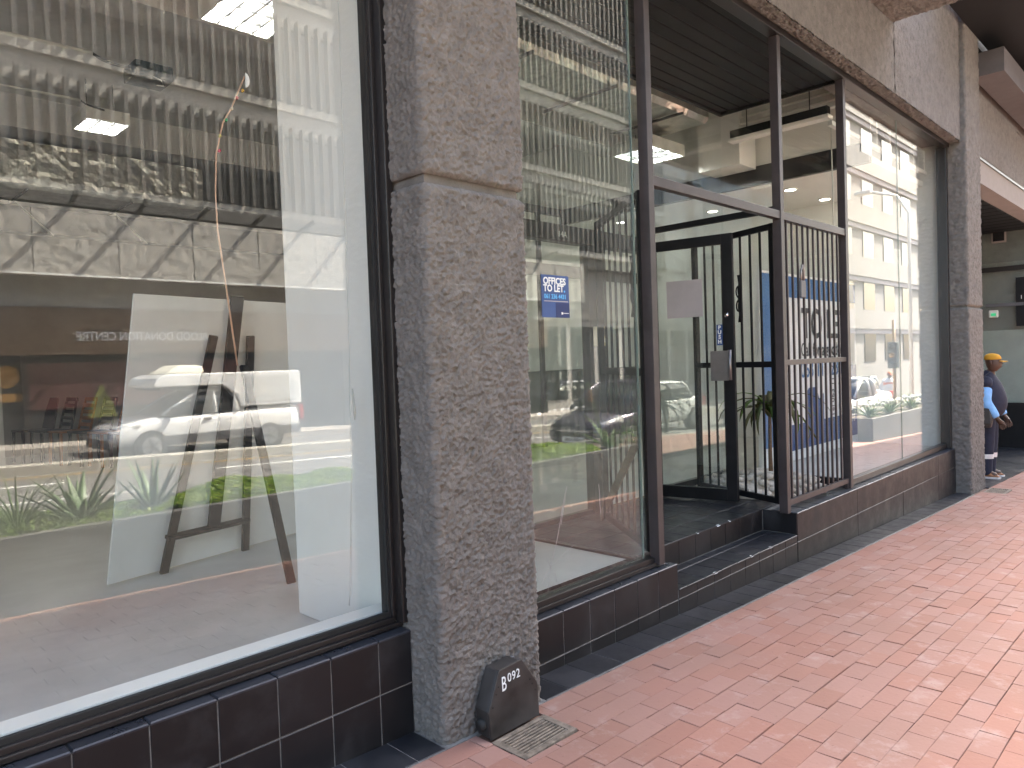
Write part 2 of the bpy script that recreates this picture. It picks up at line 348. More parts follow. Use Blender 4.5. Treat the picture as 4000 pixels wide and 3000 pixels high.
_tiles = {}
def unit_tile(lu, lv, t, bev, m):
    k = (round(lu, 4), round(lv, 4), round(t, 4), m.name)
    if k not in _tiles:
        bm = bmesh.new(); bmesh.ops.create_cube(bm, size=1.0)
        bmesh.ops.scale(bm, vec=(lu, lv, t), verts=bm.verts)
        bmesh.ops.translate(bm, vec=(0, 0, -t/2), verts=bm.verts)
        top = [e for e in bm.edges if all(v.co.z > -t*0.5 for v in e.verts)]
        bmesh.ops.bevel(bm, geom=top, offset=bev, segments=1, affect='EDGES')
        me = bpy.data.meshes.new('tile'); bm.to_mesh(me); bm.free(); me.materials.append(m); _tiles[k] = me
    return _tiles[k]
def put_tile(name, parent, c, u, v, lu, lv, t, m, bev=0.002):
    """rectangular piece whose outer face is centred at c, sides along u and v"""
    u = Vector(u).normalized(); v = Vector(v).normalized(); n = u.cross(v).normalized()
    o = bpy.data.objects.new(name, unit_tile(lu, lv, t, bev, m)); COL.objects.link(o); o.parent = parent
    p = Vector(c) - (wloc(parent) if parent else Vector())
    j = random.uniform(-0.0006, 0.0006)
    rot = Matrix((u, v, n)).transposed().to_4x4()
    wob = Euler((random.uniform(-.002, .002), random.uniform(-.002, .002), 0)).to_matrix().to_4x4()
    o.matrix_local = Matrix.Translation(p + n*j) @ rot @ wob
    return o
def text(name, body, size, origin, u, v, m, parent=None, align='LEFT', bold=0.0, depth=0.0008, sx=1.0, spacing=1.0):
    cu = bpy.data.curves.new(name, 'FONT'); cu.body = body; cu.size = size; cu.align_x = align
    cu.offset = bold; cu.extrude = depth; cu.space_character = spacing; cu.resolution_u = 3
    tmp = bpy.data.objects.new(name, cu); COL.objects.link(tmp)
    dg = bpy.context.evaluated_depsgraph_get(); me = bpy.data.meshes.new_from_object(tmp.evaluated_get(dg))
    bpy.data.objects.remove(tmp); bpy.data.curves.remove(cu)
    me.materials.clear(); me.materials.append(m)
    o = bpy.data.objects.new(name, me); COL.objects.link(o); o.parent = parent
    u = Vector(u).normalized(); v = Vector(v).normalized(); n = u.cross(v)
    p = Vector(origin) - (wloc(parent) if parent else Vector())
    rot = Matrix((u*sx, v, n)).transposed().to_4x4()
    o.matrix_local = Matrix.Translation(p) @ rot
    return o

# roughcast relief: overlapping tilted chips
def chips(S, Z, cell, seed):
    rng = np.random.RandomState(seed)
    i = np.floor(S/cell).astype(int); j = np.floor(Z/cell).astype(int)
    i0, j0 = i.min()-2, j.min()-2; ni, nj = i.max()-i0+3, j.max()-j0+3
    px = rng.rand(ni, nj); pz = rng.rand(ni, nj); hh = rng.rand(ni, nj); ga = rng.rand(ni, nj)*2*math.pi; gm = 0.25+0.75*rng.rand(ni, nj); an = rng.rand(ni, nj)*math.pi
    best = np.full(S.shape, 0.0); bd = np.full(S.shape, 99.0)
    for di in (-1, 0, 1):
        for dj in (-1, 0, 1):
            a = i-i0+di; b = j-j0+dj
            cx = (i+di+px[a, b])*cell; cz = (j+dj+pz[a, b])*cell
            dx = (S-cx)/cell; dz = (Z-cz)/cell
            ca, sa = np.cos(an[a, b]), np.sin(an[a, b])
            du = dx*ca+dz*sa; dv = -dx*sa+dz*ca
            r2 = (du*1.0)**2+(dv*1.7)**2
            h = hh[a, b]*1.1 + gm[a, b]*(np.cos(ga[a, b])*dx+np.sin(ga[a, b])*dz)*1.3
            near = r2 < bd
            best = np.where(near, h, best); bd = np.where(near, r2, bd)
    return np.clip(best, -0.9, 1.6)
def surf_grid(P, Nn, H, name, m, parent, smooth=True, closed=False):
    """P, Nn: rows x cols x 3 arrays; H displacement along Nn"""
    V = (P + Nn*H[..., None]).reshape(-1, 3)
    if parent is not None:
        o = wloc(parent); V = V-np.array([o.x, o.y, o.z])
    r, c = P.shape[:2]
    idx = np.arange(r*c).reshape(r, c)
    q = np.stack([idx[:-1, :-1], idx[:-1, 1:], idx[1:, 1:], idx[1:, :-1]], -1).reshape(-1, 4)
    me = bpy.data.meshes.new(name)
    me.vertices.add(len(V)); me.vertices.foreach_set('co', V.astype(np.float32).ravel())
    me.loops.add(len(q)*4); me.loops.foreach_set('vertex_index', q.astype(np.int32).ravel())
    me.polygons.add(len(q)); me.polygons.foreach_set('loop_start', (np.arange(len(q))*4).astype(np.int32)); me.polygons.foreach_set('loop_total', np.full(len(q), 4, np.int32))
    me.update(calc_edges=True); me.validate()
    return link(name, me, m, parent, smooth)
def rough_column(parent, name, x0, x1, y0, y1, za, zb, step, amp, seed, r=0.022, cell=0.026, endpull=True):
    """rounded three-sided shaft: left face, front face (y0), right face"""
    path = []; nor = []
    def seg(a, b, n):
        L = math.dist(a, b); k = max(2, int(L/step))
        for t in range(k): f = t/k; path.append((a[0]+(b[0]-a[0])*f, a[1]+(b[1]-a[1])*f)); nor.append(n)
    def arc(c, t0, t1):
        k = 6
        for t in range(k): a = t0+(t1-t0)*t/k; path.append((c[0]+r*math.cos(a), c[1]+r*math.sin(a))); nor.append((math.cos(a), math.sin(a)))
    seg((x0, y1), (x0, y0+r), (-1, 0)); arc((x0+r, y0+r), math.pi, 1.5*math.pi)
    seg((x0+r, y0), (x1-r, y0), (0, -1)); arc((x1-r, y0+r), 1.5*math.pi, 2*math.pi)
    seg((x1, y0+r), (x1, y1), (1, 0)); path.append((x1, y1)); nor.append((1, 0))
    path = np.array(path); nor = np.array(nor)
    s = np.concatenate([[0], np.cumsum(np.hypot(*np.diff(path, axis=0).T))])
    nz = max(3, int((zb-za)/step)); z = np.linspace(za, zb, nz)
    S, Z = np.meshgrid(s, z)
    P = np.zeros(S.shape+(3,)); P[..., 0] = path[:, 0]; P[..., 1] = path[:, 1]; P[..., 2] = Z
    Nn = np.zeros(P.shape); Nn[..., 0] = nor[:, 0]; Nn[..., 1] = nor[:, 1]
    H = chips(S, Z, cell, seed)*amp + chips(S+5, Z+3, cell*0.45, seed+1)*amp*0.25
    if endpull:
        for edge in (za, zb):
            d = np.abs(Z-edge); H -= np.clip(1-d/0.02, 0, 1)**2*0.016
    return surf_grid(P, Nn, H, name, M_col, parent)
def rough_panel(parent, name, o, u, v, lu, lv, n, step, amp, seed, m, cell=0.03):
    o, u, v, n = [np.array(a, float) for a in (o, u, v, n)]
    su = np.linspace(0, lu, max(3, int(lu/step))); sv = np.linspace(0, lv, max(3, int(lv/step)))
    S, Z = np.meshgrid(su, sv)
    P = o + S[..., None]*u + Z[..., None]*v
    H = chips(S, Z, cell, seed)*amp
    return surf_grid(P, np.broadcast_to(n, P.shape), H, name, m, parent)

# ================================================================ ground, road, pavements
def sheet(name, x0, x1, y0, y1, dz, m, thick=0.3):
    a, b = ground(x0)+dz, ground(x1)+dz
    p = MB(); p.loft([[(x0,y0,a-thick),(x0,y1,a-thick),(x0,y1,a),(x0,y0,a)], [(x1,y0,b-thick),(x1,y1,b-thick),(x1,y1,b),(x1,y0,b)]])
    return p.build(name, m)
road = struct(sheet('road', -60, 160, -60, -4.95, -0.16, M_asphalt), 'grey asphalt road with lane markings')
pave = struct(sheet('pavement', -12, 60, -4.80, 0.25, -0.009, M_mortar), 'red clay brick pavement in running bond')
kerb = struct(sheet('kerb', -12, 60, -4.97, -4.80, 0.0, M_kerb), 'pale concrete kerb along the brick pavement')
def marking(x0, x1, y, w, m):
    o = sheet('lane_marking', x0, x1, y-w/2, y+w/2, -0.156, m, 0.003); o.parent = road
for k in range(-1, 6): marking(1.2+k*6.0, 3.7+k*6.0, -8.75, 0.11, M_paint)
for k in range(-1, 5): marking(-2.0+k*7.6, 3.2+k*7.6, -10.6, 0.11, M_paint)
marking(-10, 60, -11.72, 0.12, M_yellow)
median = struct(sheet('median_kerb', -12, 70, -12.6, -12.1, 0.0, M_kerb), 'narrow raised concrete median strip between the lanes')
opp = struct(sheet('opposite_pavement', -60, 120, -60, -16.4, -0.02, M_oppave), 'shaded paving across the road')

# clay pavers: the largest 300 are pieces of their own, the rest one mass
BL, BW, GAP = 0.2, 0.1, 0.0020
def brick_ok(x0, x1, y0, y1):
    for a, b, c, d in ((1.70, 2.29, -0.185, 0), (1.862, 2.172, -0.47, -0.20), (9.66, 10.40, -0.175, 0), (9.95, 10.36, -0.45, -0.21)):
        if x1 > a+0.01 and x0 < b-0.01 and y1 > c+0.01 and y0 < d-0.01: return False
    return True
camp = Vector((0, -2.3, 1.385)); minv = cam.matrix_world.inverted(); FX = 2850.0/4000.0
rows = []; cuts = []
rb = random.Random(3)
for k in range(0, 46):
    y1 = -0.2-BW*k; y0 = y1-BW
    off = (0.0 if k % 2 == 0 else 0.1) + rb.uniform(-0.012, 0.012) - 0.17
    n0 = int((-2.5)/BL) if k < 30 else 0
    for i in range(n0, 115 if k < 28 else 100):
        x0 = off+i*BL
        if not brick_ok(x0, x0+BL, y0, y1):
            for hx0, hx1, hy0, hy1 in ((1.862, 2.172, -0.468, -0.20), (9.965, 10.345, -0.445, -0.215)):
                if not (x0+BL > hx0+.01 and x0 < hx1-.01 and y1 > hy0+.01 and y0 < hy1-.01): continue
                for q0, q1, r0, r1 in ((x0, min(x0+BL, hx0), y0, y1), (max(x0, hx1), x0+BL, y0, y1), (max(x0, hx0), min(x0+BL, hx1), y0, min(y1, hy0))):
                    if q1-q0 > .012 and r1-r0 > .012: cuts.append((q0, q1, r0, r1))
            continue
        c = Vector((x0+BL/2, y0+BW/2, ground(x0+BL/2)))
        q = minv @ c
        area = 0
        if q.z < -0.1:
            sx, sy = FX*q.x/-q.z, FX*q.y/-q.z
            if abs(sx) < 0.54 and abs(sy) < 0.41:
                d = (c-camp); area = BL*BW*abs(d.normalized().z)/d.length_squared
        rows.append((area, c))
rows.sort(key=lambda r: -r[0])
def brick_mesh(seed):
    r = random.Random(seed); bm = bmesh.new(); bmesh.ops.create_cube(bm, size=1.0)
    bmesh.ops.scale(bm, vec=(BL-GAP, BW-GAP, 0.05), verts=bm.verts); bmesh.ops.translate(bm, vec=(0, 0, -0.025), verts=bm.verts)
    bmesh.ops.bevel(bm, geom=[e for e in bm.edges if all(v.co.z > -0.01 for v in e.verts)], offset=0.0022, segments=1, affect='EDGES')
    for v in bm.verts: v.co += Vector((r.uniform(-.0012, .0012), r.uniform(-.0012, .0012), r.uniform(-.0007, .0007)))
    bmesh.ops.delete(bm, geom=[f for f in bm.faces if f.normal.z < -0.9], context='FACES')
    me = bpy.data.meshes.new('brick'); bm.to_mesh(me); bm.free(); me.materials.append(M_brick); return me
bms = [brick_mesh(s) for s in range(8)]
def brick_tf(c):
    e = Euler((rb.gauss(0, .008), SLOPE+rb.gauss(0, .006), rb.gauss(0, .004)))
    return Matrix.Translation(c + Vector((0, 0, rb.gauss(0, .0014)))) @ e.to_matrix().to_4x4()
for n, (a, c) in enumerate(rows[:300]):
    o = bpy.data.objects.new('brick', bms[n % 8]); COL.objects.link(o); o.parent = pave; o.matrix_local = brick_tf(c)
for q0, q1, r0, r1 in cuts:
    o = bpy.data.objects.new('brick', bms[len(cuts) % 8]); COL.objects.link(o); o.parent = pave
    o.matrix_local = brick_tf(Vector(((q0+q1)/2, (r0+r1)/2, ground((q0+q1)/2)))) @ Matrix.Diagonal(((q1-q0)/BL, (r1-r0)/BW, 1, 1))
V = []; Fc = []
tv = [np.array([v.co[:] for v in me.vertices]) for me in bms]; tf = [[tuple(p.vertices) for p in me.polygons] for me in bms]
for n, (a, c) in enumerate(rows[300:]):
    k = n % 8; m4 = np.array(brick_tf(c)); vv = tv[k] @ m4[:3, :3].T + m4[:3, 3]; b0 = len(V)
    V.extend(map(tuple, vv)); Fc.extend(tuple(i+b0 for i in f) for f in tf[k])
me = bpy.data.meshes.new('brick_field'); me.from_pydata(V, [], Fc); me.update()
stuff(link('brick_field', me, M_brick, pave))

# ================================================================ tiled plinth, steps and edging strip
TP = 0.2055; G = 0.0042
UX, UY, UZ = (1, 0, 0), (0, 1, 0), (0, 0, 1)
def row_spans(x0, x1, joint):
    k = math.floor((x0-joint)/TP); xs = [x0]; x = joint+(k+1)*TP
    while x < x1-0.012:
        if x > x0+0.012: xs.append(x)
        x += TP
    xs.append(x1); return list(zip(xs[:-1], xs[1:]))
def tile_wall(parent, x0, x1, joint, zrows, y, to_ground=True):
    for a, b in row_spans(x0, x1, joint):
        zs = list(zrows)
        if to_ground: zs.append(ground((a+b)/2)-0.02)
        for zt, zb in zip(zs[:-1], zs[1:]):
            if zt-zb < 0.015: continue
            put_tile('tile', parent, ((a+b)/2, y, (zt+zb)/2), UX, UZ, b-a-G, zt-zb-G, 0.010, M_tile)
def tile_cap(parent, x0, x1, joint, z, y0, y1):
    for a, b in row_spans(x0, x1, joint):
        put_tile('cap_tile', parent, ((a+b)/2, (y0+y1)/2, z), UX, UY, b-a-G, y1-y0-G, 0.010, M_ctile, 0.004)
def plinth_core(parent, x0, x1, zt, yb):
    MB().box((x0, 0.0030, -0.6), (x1, yb, zt-0.006)).build('wall_core', M_grout, parent)
pl = thing('plinth_wall', 'low black tiled plinth under the easel display window', 'wall', (0, 0.0, 0))
plinth_core(pl, -2.5, 1.722, 0.345, 0.26)
tile_wall(pl, -1.1, 1.722, 0.540, [0.345, 0.138], 0.0)
tile_cap(pl, -1.1, 1.722, 0.540, 0.348, -0.004, 0.062)
pm = thing('plinth_wall', 'low black tiled plinth between the rough column and the entrance steps', 'wall', (2.3, 0, 0))
plinth_core(pm, 2.268, 3.66, 0.175, 0.26)
tile_wall(pm, 2.268, 3.66, 2.635, [0.172, -0.035], 0.0)
tile_cap(pm, 2.268, 3.66, 2.635, 0.176, -0.004, 0.062)
for zt, zb in ((0.172, 0.023),): put_tile('tile', pm, (3.664, 0.135, (zt+zb)/2), (0, 1, 0), UZ, 0.26, zt-zb-G, 0.008, M_tile)
pr = thing('plinth_wall', 'long black tiled plinth right of the steps under the far display window', 'wall', (7, 0, 0))
plinth_core(pr, 5.32, 9.722, 0.185, 0.26)
TP = 1.233
tile_wall(pr, 5.313, 9.722, 5.313, [0.183, -0.03], 0.0)
TP = 0.2055
for a, b in row_spans(5.313, 9.722, 5.313): put_tile('cap_tile', pr, ((a+b)/2, 0.10, 0.187), UX, UY, b-a-G, 0.205, 0.010, M_ctile, 0.004)
put_tile('tile', pr, (5.309, 0.135, 0.104), (0, -1, 0), UZ, 0.262, 0.158, 0.008, M_tile)
st = thing('entrance_steps', 'black tiled entrance steps with chipped edges and chalky scuffs', 'steps', (4.5, 0.1, 0))
MB().box((3.665, 0.0030, -0.6), (5.308, 0.2735, 0.0195)).build('step_core', M_grout, st)
MB().box((3.60, 0.2735, -0.6), (6.70, 1.30, 0.1828)).build('landing_core', M_grout, st)
tile_wall(st, 3.665, 5.308, 3.665, [0.020, -0.035], 0.0)
for a, b in row_spans(3.668, 5.305, 3.76):
    put_tile('tread_tile', st, ((a+b)/2, 0.098, 0.023), UX, UY, b-a-G, 0.202, 0.010, M_ftile, 0.003)
    put_tile('tread_tile', st, ((a+b)/2, 0.236, 0.023), UX, UY, b-a-G, 0.066, 0.010, M_ftile, 0.003)
for a, b in row_spans(3.668, 5.305, 3.70): put_tile('riser_tile', st, ((a+b)/2, 0.270, 0.104), UX, UZ, b-a-G, 0.156, 0.008, M_tile)
ys = [0.268, 0.48, 0.685, 0.89, 1.095, 1.255]
for a, b in row_spans(3.63, 6.64, 3.83):
    for p, q in zip(ys[:-1], ys[1:]):
        if p < 0.3 and a > 5.31: p = 0.272
        put_tile('floor_tile', st, ((a+b)/2, (p+q)/2, 0.186), UX, UY, b-a-G, q-p-G, 0.010, M_ftile)
rs = random.Random(5)
for x, y, z, s in ((4.62,0.268,0.186,.03),(4.80,0.267,0.187,.022),(4.35,0.268,0.186,.018),(4.55,-0.002,0.022,.035),(4.9,-0.001,0.022,.045),(4.1,-0.002,0.022,.03),(3.72,0.22,0.024,.03)):
    pts = [(x+rs.uniform(-s,s)*1.6, y+rs.uniform(-.006,.010), z+0.0015) for _ in range(5)]
    b = MB(); cx = sum(p[0] for p in pts)/5; s *= rs.uniform(.35, .8)
    b.loft([[(cx-s, y-.003, z-.006), (cx+s, y-.003, z-.005), (cx+s*.8, y+.012, z+.0016), (cx-s*.7, y+.014, z+.0016)], [(cx-s*.9, y+.001, z-.004), (cx+s*.9, y+.001, z-.004), (cx+s*.6, y+.013, z+.002), (cx-s*.6, y+.015, z+.002)]])
    b.build('chipped_edge', M_signw, st)
ed = thing('edging_strip', 'row of black floor tiles along the foot of the shopfront', 'edging', (4, -0.1, 0))
def strip(x0, x1, joint, y0=-0.198, y1=0.0):
    for a, b in row_spans(x0, x1, joint):
        put_tile('tile', ed, ((a+b)/2, (y0+y1)/2, ground((a+b)/2)+0.003), (math.cos(SLOPE), 0, -math.sin(SLOPE)), UY, b-a-G, y1-y0-G, 0.012, M_ftile, 0.002)
strip(-1.0, 1.715, 0.560); strip(2.28, 9.70, 2.435)
b = MB(); b.loft([[(-1,-.20,ground(-1)-.2),(-1,.02,ground(-1)-.2),(-1,.02,ground(-1)+.0005),(-1,-.2,ground(-1)+.0005)],[(9.7,-.20,ground(9.7)-.2),(9.7,.02,ground(9.7)-.2),(9.7,.02,ground(9.7)+.0005),(9.7,-.2,ground(9.7)+.0005)]]); b.build('bedding', M_grout, ed)

# ================================================================ columns, lintel, canopy, upper storeys
c1 = thing('column', 'thick roughcast concrete column with a groove beside the bait box', 'column', (2.0, -0.1, ground(2)))
rough_column(c1, 'lower_block', 1.727, 2.266, -0.178, 0.09, -0.14, 2.066, 0.0044, 0.0068, 11, cell=0.0175)
rough_column(c1, 'upper_block', 1.727, 2.266, -0.178, 0.09, 2.100, 4.40, 0.0048, 0.0068, 23, cell=0.0175)
B('groove', (1.748, -0.155, 2.04), (2.245, 0.088, 2.13), M_col, c1)
c2 = thing('column', 'distant roughcast concrete column the man leans beside', 'column', (10, -0.1, ground(10)))
rough_column(c2, 'lower_block', 9.722, 10.362, -0.16, 0.09, -0.45, 1.83, 0.011, 0.0075, 31, cell=0.03)
rough_column(c2, 'upper_block', 9.722, 10.362, -0.16, 0.09, 1.85, 6.2, 0.011, 0.0075, 37, cell=0.03)
B('groove', (9.74, -0.14, 1.80), (10.34, 0.088, 1.88), M_col, c2)

li = thing('lintel_beam', 'bush hammered concrete lintel panels above the entrance and windows', 'lintel', (6, 0, 3.7))
rough_panel(li, 'face_panel', (2.27, -0.10, 3.745), UX, UZ, 5.135, 0.635, (0, -1, 0), 0.014, 0.006, 41, M_lintel, 0.024)
rough_panel(li, 'face_panel', (7.42, -0.10, 3.745), UX, UZ, 2.30, 2.2, (0, -1, 0), 0.014, 0.006, 43, M_lintel, 0.024)
rough_panel(li, 'soffit_strip', (2.27, -0.103, 3.742), UX, UY, 7.45, 0.10, (0, 0, -1), 0.010, 0.011, 47, M_lintel, 0.022)
MB().box((2.27, -0.085, 3.75), (9.72, 0.095, 4.6)).build('lintel_core', M_lintel, li)
MB().box((2.27, 0.096, 3.75), (3.45, 0.3, 4.6)).build('lintel_core', M_lintel, li)
MB().box((6.71, 0.096, 3.75), (9.72, 0.3, 4.6)).build('lintel_core', M_lintel, li)
MB().box((-3.0, -0.10, 3.745), (1.73, 0.3, 4.6)).build('lintel_core', M_lintel, li)
cn = thing('canopy', 'rough concrete canopy soffit over the near pavement', 'canopy', (0, -1, 4.38))
MB().box((-8.0, -1.12, 4.40), (7.405, -0.10, 4.62)).build('slab', M_lintel, cn)
rough_panel(cn, 'soffit_panel', (4.4, -1.12, 4.392), UX, UY, 3.0, 1.02, (0, 0, -1), 0.016, 0.012, 51, M_lintel, 0.026)
up = thing('upper_storeys', 'unseen concrete upper storeys of the shop building, sized to shade the pavement', 'building', (6, 5, 4.6))
MB().box((-30, 0.0, 4.63), (60, 12.0, 7.75)).build('wall', M_lintel, up)  # unseen plain block, put in to cast shadow; height set by the shadow edge
# higher canopy and framing beyond the second column
M_dkbeam = mat('dark_mauve_beam', (0.085, 0.075, 0.078), 0.7)
nb = thing('canopy', 'dark canopy with beams above the neighbouring bay', 'canopy', (12, -1, 4.5))
MB().box((10.365, -0.11, 5.05), (30, 0.0, 5.25)).build('slab', M_soffit, nb)
MB().box((8.7, -0.80, 5.05), (30, -0.17, 5.25)).build('slab', M_soffit, nb)
B('beam', (10.37, -0.42, 4.62), (24, -0.10, 4.90), M_dkbeam, nb)
B('beam', (12.2, -0.8, 4.45), (12.6, -0.43, 5.049), M_lintel, nb)

# ---------------------------------------------------------------- neighbouring bay
M_lowpan2 = mat('grey_film', (0.16, 0.165, 0.155), 0.6)
M_frost = mat('frosted_film', (0.31, 0.345, 0.315), 0.6, var=0.03)
by = thing('neighbouring_shop_bay', 'next shop bay with beige lintel, dark soffit and frosted end window', 'shopfront', (13, 0.5, -0.4))
rough_panel(by, 'face_panel', (10.366, -0.02, 3.83), UX, UZ, 3.0, 0.80, (0, -1, 0), 0.02, 0.005, 61, M_lintel, 0.03)
MB().box((10.364, -0.005, 3.825), (24, 0.3, 4.6)).build('lintel_core', M_lintel, by)
B('lintel_face', (10.364, 0.005, 3.50), (24, 0.25, 3.81), M_beige, by)
B('metal_trim', (10.364, -0.015, 3.79), (24, 0.0, 3.825), M_frame, by)
for k in range(16): B('soffit_slat', (10.37+k*0.37, 0.26, 3.49), (10.37+k*0.37+0.345, 3.2, 3.53), M_soffit, by)
B('soffit_back', (10.36, 0.26, 3.535), (16.4, 3.2, 3.56), M_soffit, by)
sheetb = sheet('bay_floor', 10.37, 16.3, -0.2, 3.2, 0.004, M_ftile, 0.1); sheetb.parent = by; sheetb.location = -Vector(by.location)
B('end_wall_base', (16.30, -0.10, -0.7), (16.45, 3.2, 0.29), M_black, by)
B('end_wall', (16.42, -0.10, 0.29), (16.50, 3.2, 1.66), M_frost, by); B('end_wall_upper', (16.42, -0.10, 1.665), (16.50, 3.2, 3.5), M_lowpan2, by)
B('end_pane', (16.305, -0.10, 0.295), (16.315, 3.2, 3.49), M_glassg, by)
B('transom', (16.28, -0.10, 2.76), (16.34, 3.2, 2.85), M_frame, by)
B('back_wall', (10.36, 3.2, -0.6), (16.5, 3.3, 3.6), M_dwall, by)
v = thing('wall_vent', 'small square vent with beige frame on the far end window', 'vent', (16.28, 0.78, 3.4))
B('frame', (16.27, 0.66, 3.30), (16.30, 0.90, 3.52), M_beige, v, 0.01); B('grille', (16.262, 0.69, 3.33), (16.272, 0.87, 3.49), M_black, v)
tl = thing('exit_sign', 'small lit green exit sign on the far end window', 'sign', (16.25, 0.80, 1.9))
B('housing', (16.22, 0.80, 1.90), (16.29, 0.95, 2.04), M_lampw, tl, 0.02); B('lit_panel', (16.212, 0.83, 1.93), (16.221, 0.91, 1.98), M_green_sig, tl)
B('bracket', (16.25, 0.40, 2.10), (16.29, 1.0, 2.16), M_plastic, tl)
rd = tag(B('notice_board', (16.26, 0.30, 1.72), (16.296, 0.52, 2.62), M_black), 'black notice board on the far end window', 'notice board')
text('lettering', '1', 0.10, (16.258, 0.46, 2.22), (0, -1, 0), UZ, M_signw, rd)
far = thing('far_frontage', 'shaded frontage further down the street beyond the bay', 'building', (30, 1, -1))
B('wall', (16.52, 0.02, -3), (60, 6, 4.6), M_lintel, far)

# ================================================================ shop windows
def jamb(parent, x0, x1, z0, z1, steps):
    for a, b, y0, y1 in steps: B('jamb', (a, y0, z0), (b, y1, z1), M_frame, parent, 0.003)
w1 = thing('shop_window', 'large display window in black frame showing the easel and white board', 'window', (0, 0.1, 0.35))
B('pane', (-2.4, 0.096, 0.40), (1.70, 0.104, 3.73), M_glass, w1)
B('bottom_rail', (-2.4, 0.065, 0.352), (1.700, 0.140, 0.392), M_frame, w1, 0.004)
B('glazing_bead', (-2.4, 0.080, 0.388), (1.700, 0.095, 0.412), M_rubber, w1, 0.002)
B('drip_rail', (-2.4, 0.048, 0.352), (1.722, 0.0645, 0.372), M_frame, w1, 0.004)
B('jamb', (1.684, 0.062, 0.392), (1.702, 0.140, 3.72), M_frame, w1, 0.003)
B('jamb', (1.702, 0.020, 0.372), (1.735, 0.140, 3.72), M_frame, w1, 0.004)
B('gasket', (1.678, 0.082, 0.40), (1.685, 0.100, 3.72), M_rubber, w1)
B('inner_sill', (-2.4, 0.142, 0.30), (1.75, 0.235, 0.400), M_white, w1, 0.004)
w2 = thing('shop_window', 'middle display window with cracked lower corner beside the entrance', 'window', (2.9, 0.1, 0.2))
B('pane', (2.20, 0.094, 0.235), (3.455, 0.104, 3.73), M_glassg, w2)
B('glass_edge', (3.4552, 0.094, 0.235), (3.462, 0.104, 3.73), M_gedge, w2)
B('bottom_rail', (2.268, 0.064, 0.181), (3.60, 0.135, 0.232), M_frame, w2, 0.004)
B('drip_rail', (2.268, 0.050, 0.181), (3.60, 0.063, 0.204), M_frame, w2, 0.003)
B('return_pane', (3.500, 0.106, 0.215), (3.509, 1.245, 3.75), M_glassg, w2)
B('return_rail', (3.49, 0.136, 0.186), (3.52, 1.245, 0.214), M_frame, w2)
# crack in the pane: thin bright fracture lines radiating from an impact
ck = []
def crack(pts, w):
    m = MB()
    for p, q in zip(pts[:-1], pts[1:]): m.bar((p[0], 0.0925, p[1]), (q[0], 0.0925, q[1]), w, 0.0015, (0, 1, 0))
    m.build('crack', M_paper, w2)
crack([(2.655, 0.365), (2.70, 0.46), (2.735, 0.56), (2.765, 0.66), (2.80, 0.745)], 0.0022)
crack([(2.745, 0.56), (2.772, 0.655), (2.785, 0.69)], 0.0018)
crack([(2.655, 0.365), (2.71, 0.385), (2.77, 0.415), (2.84, 0.44)], 0.0009)
crack([(2.655, 0.365), (2.62, 0.34), (2.59, 0.29)], 0.0016)
crack([(2.655, 0.365), (2.645, 0.30), (2.63, 0.25)], 0.0008)
crack([(2.655, 0.365), (2.69, 0.33), (2.70, 0.28)], 0.0008)
crack([(2.655, 0.365), (2.64, 0.40), (2.64, 0.43)], 0.0009)
crack([(3.06, 0.72), (3.066, 0.66), (3.064, 0.62), (3.07, 0.56)], 0.0022)
w3 = thing('shop_window', 'far display window in two panes between the security bars and distant column', 'window', (8, 0.1, 0.2))
B('pane', (6.665, 0.096, 0.25), (8.108, 0.104, 3.70), M_glass, w3)
B('pane', (8.116, 0.096, 0.25), (9.650, 0.104, 3.70), M_glass, w3)
B('glass_edge', (8.1085, 0.095, 0.25), (8.1155, 0.105, 3.70), M_gedge, w3)
B('bottom_rail', (6.60, 0.070, 0.19), (9.70, 0.135, 0.248), M_frame, w3, 0.004)
B('jamb', (9.650, 0.03, 0.19), (9.725, 0.135, 3.70), M_frame, w3, 0.004)
B('head_rail', (2.27, 0.012, 3.690), (9.72, 0.10, 3.742), M_frame, w3, 0.004)

# ================================================================ entrance: security screen, gates, door, soffit
PX = ((3.520, 3.575), (5.225, 5.280), (6.490, 6.545))
ss = thing('security_screen', 'brown steel security screen with posts, transom and fixed vertical bars', 'security screen', (5, 0.06, 0.2))
for i, (a, b) in enumerate(PX):
    B('post', (a, 0.03, 0.19), (b, 0.095, 3.69), M_steel, ss, 0.003)
for (a, b), (c, d) in zip(PX[:-1], PX[1:]):
    B('transom', (b, 0.035, 2.362), (c, 0.085, 2.420), M_steel, ss, 0.003)
B('middle_rail', (5.281, 0.045, 1.288), (6.489, 0.078, 1.328), M_steel, ss, 0.002)
B('bottom_rail', (5.281, 0.045, 0.238), (6.489, 0.080, 0.280), M_steel, ss, 0.002)
for k in range(11):
    x = 5.375+k*0.0995
    MB().box((x-0.0075, 0.054, 0.281), (x+0.0075, 0.069, 1.287)).build('bar', M_steel, ss)
    MB().box((x-0.0075, 0.054, 1.329), (x+0.0075, 0.069, 2.361)).build('bar', M_steel, ss)
B('foot', (6.46, 0.05, 0.188), (6.56, 0.075, 0.237), M_steel, ss)
B('hook', (5.281, 0.05, 2.02), (5.31, 0.07, 2.05), M_steel, ss); B('hook', (5.281, 0.05, 1.90), (5.305, 0.07, 1.94), M_steel, ss)
pk = thing('padlock', 'grey padlock hanging on the fixed security bars', 'padlock', (5.66, 0.03, 1.9))
B('body', (5.55, 0.028, 1.80), (5.64, 0.052, 1.93), M_plastic, pk, 0.006)
MB().tube([(5.575, 0.04, 1.93), (5.58, 0.04, 2.01), (5.605, 0.04, 2.05), (5.63, 0.04, 2.01), (5.625, 0.04, 1.93)], 0.009, 8).build('shackle', M_steelbr, pk, True)

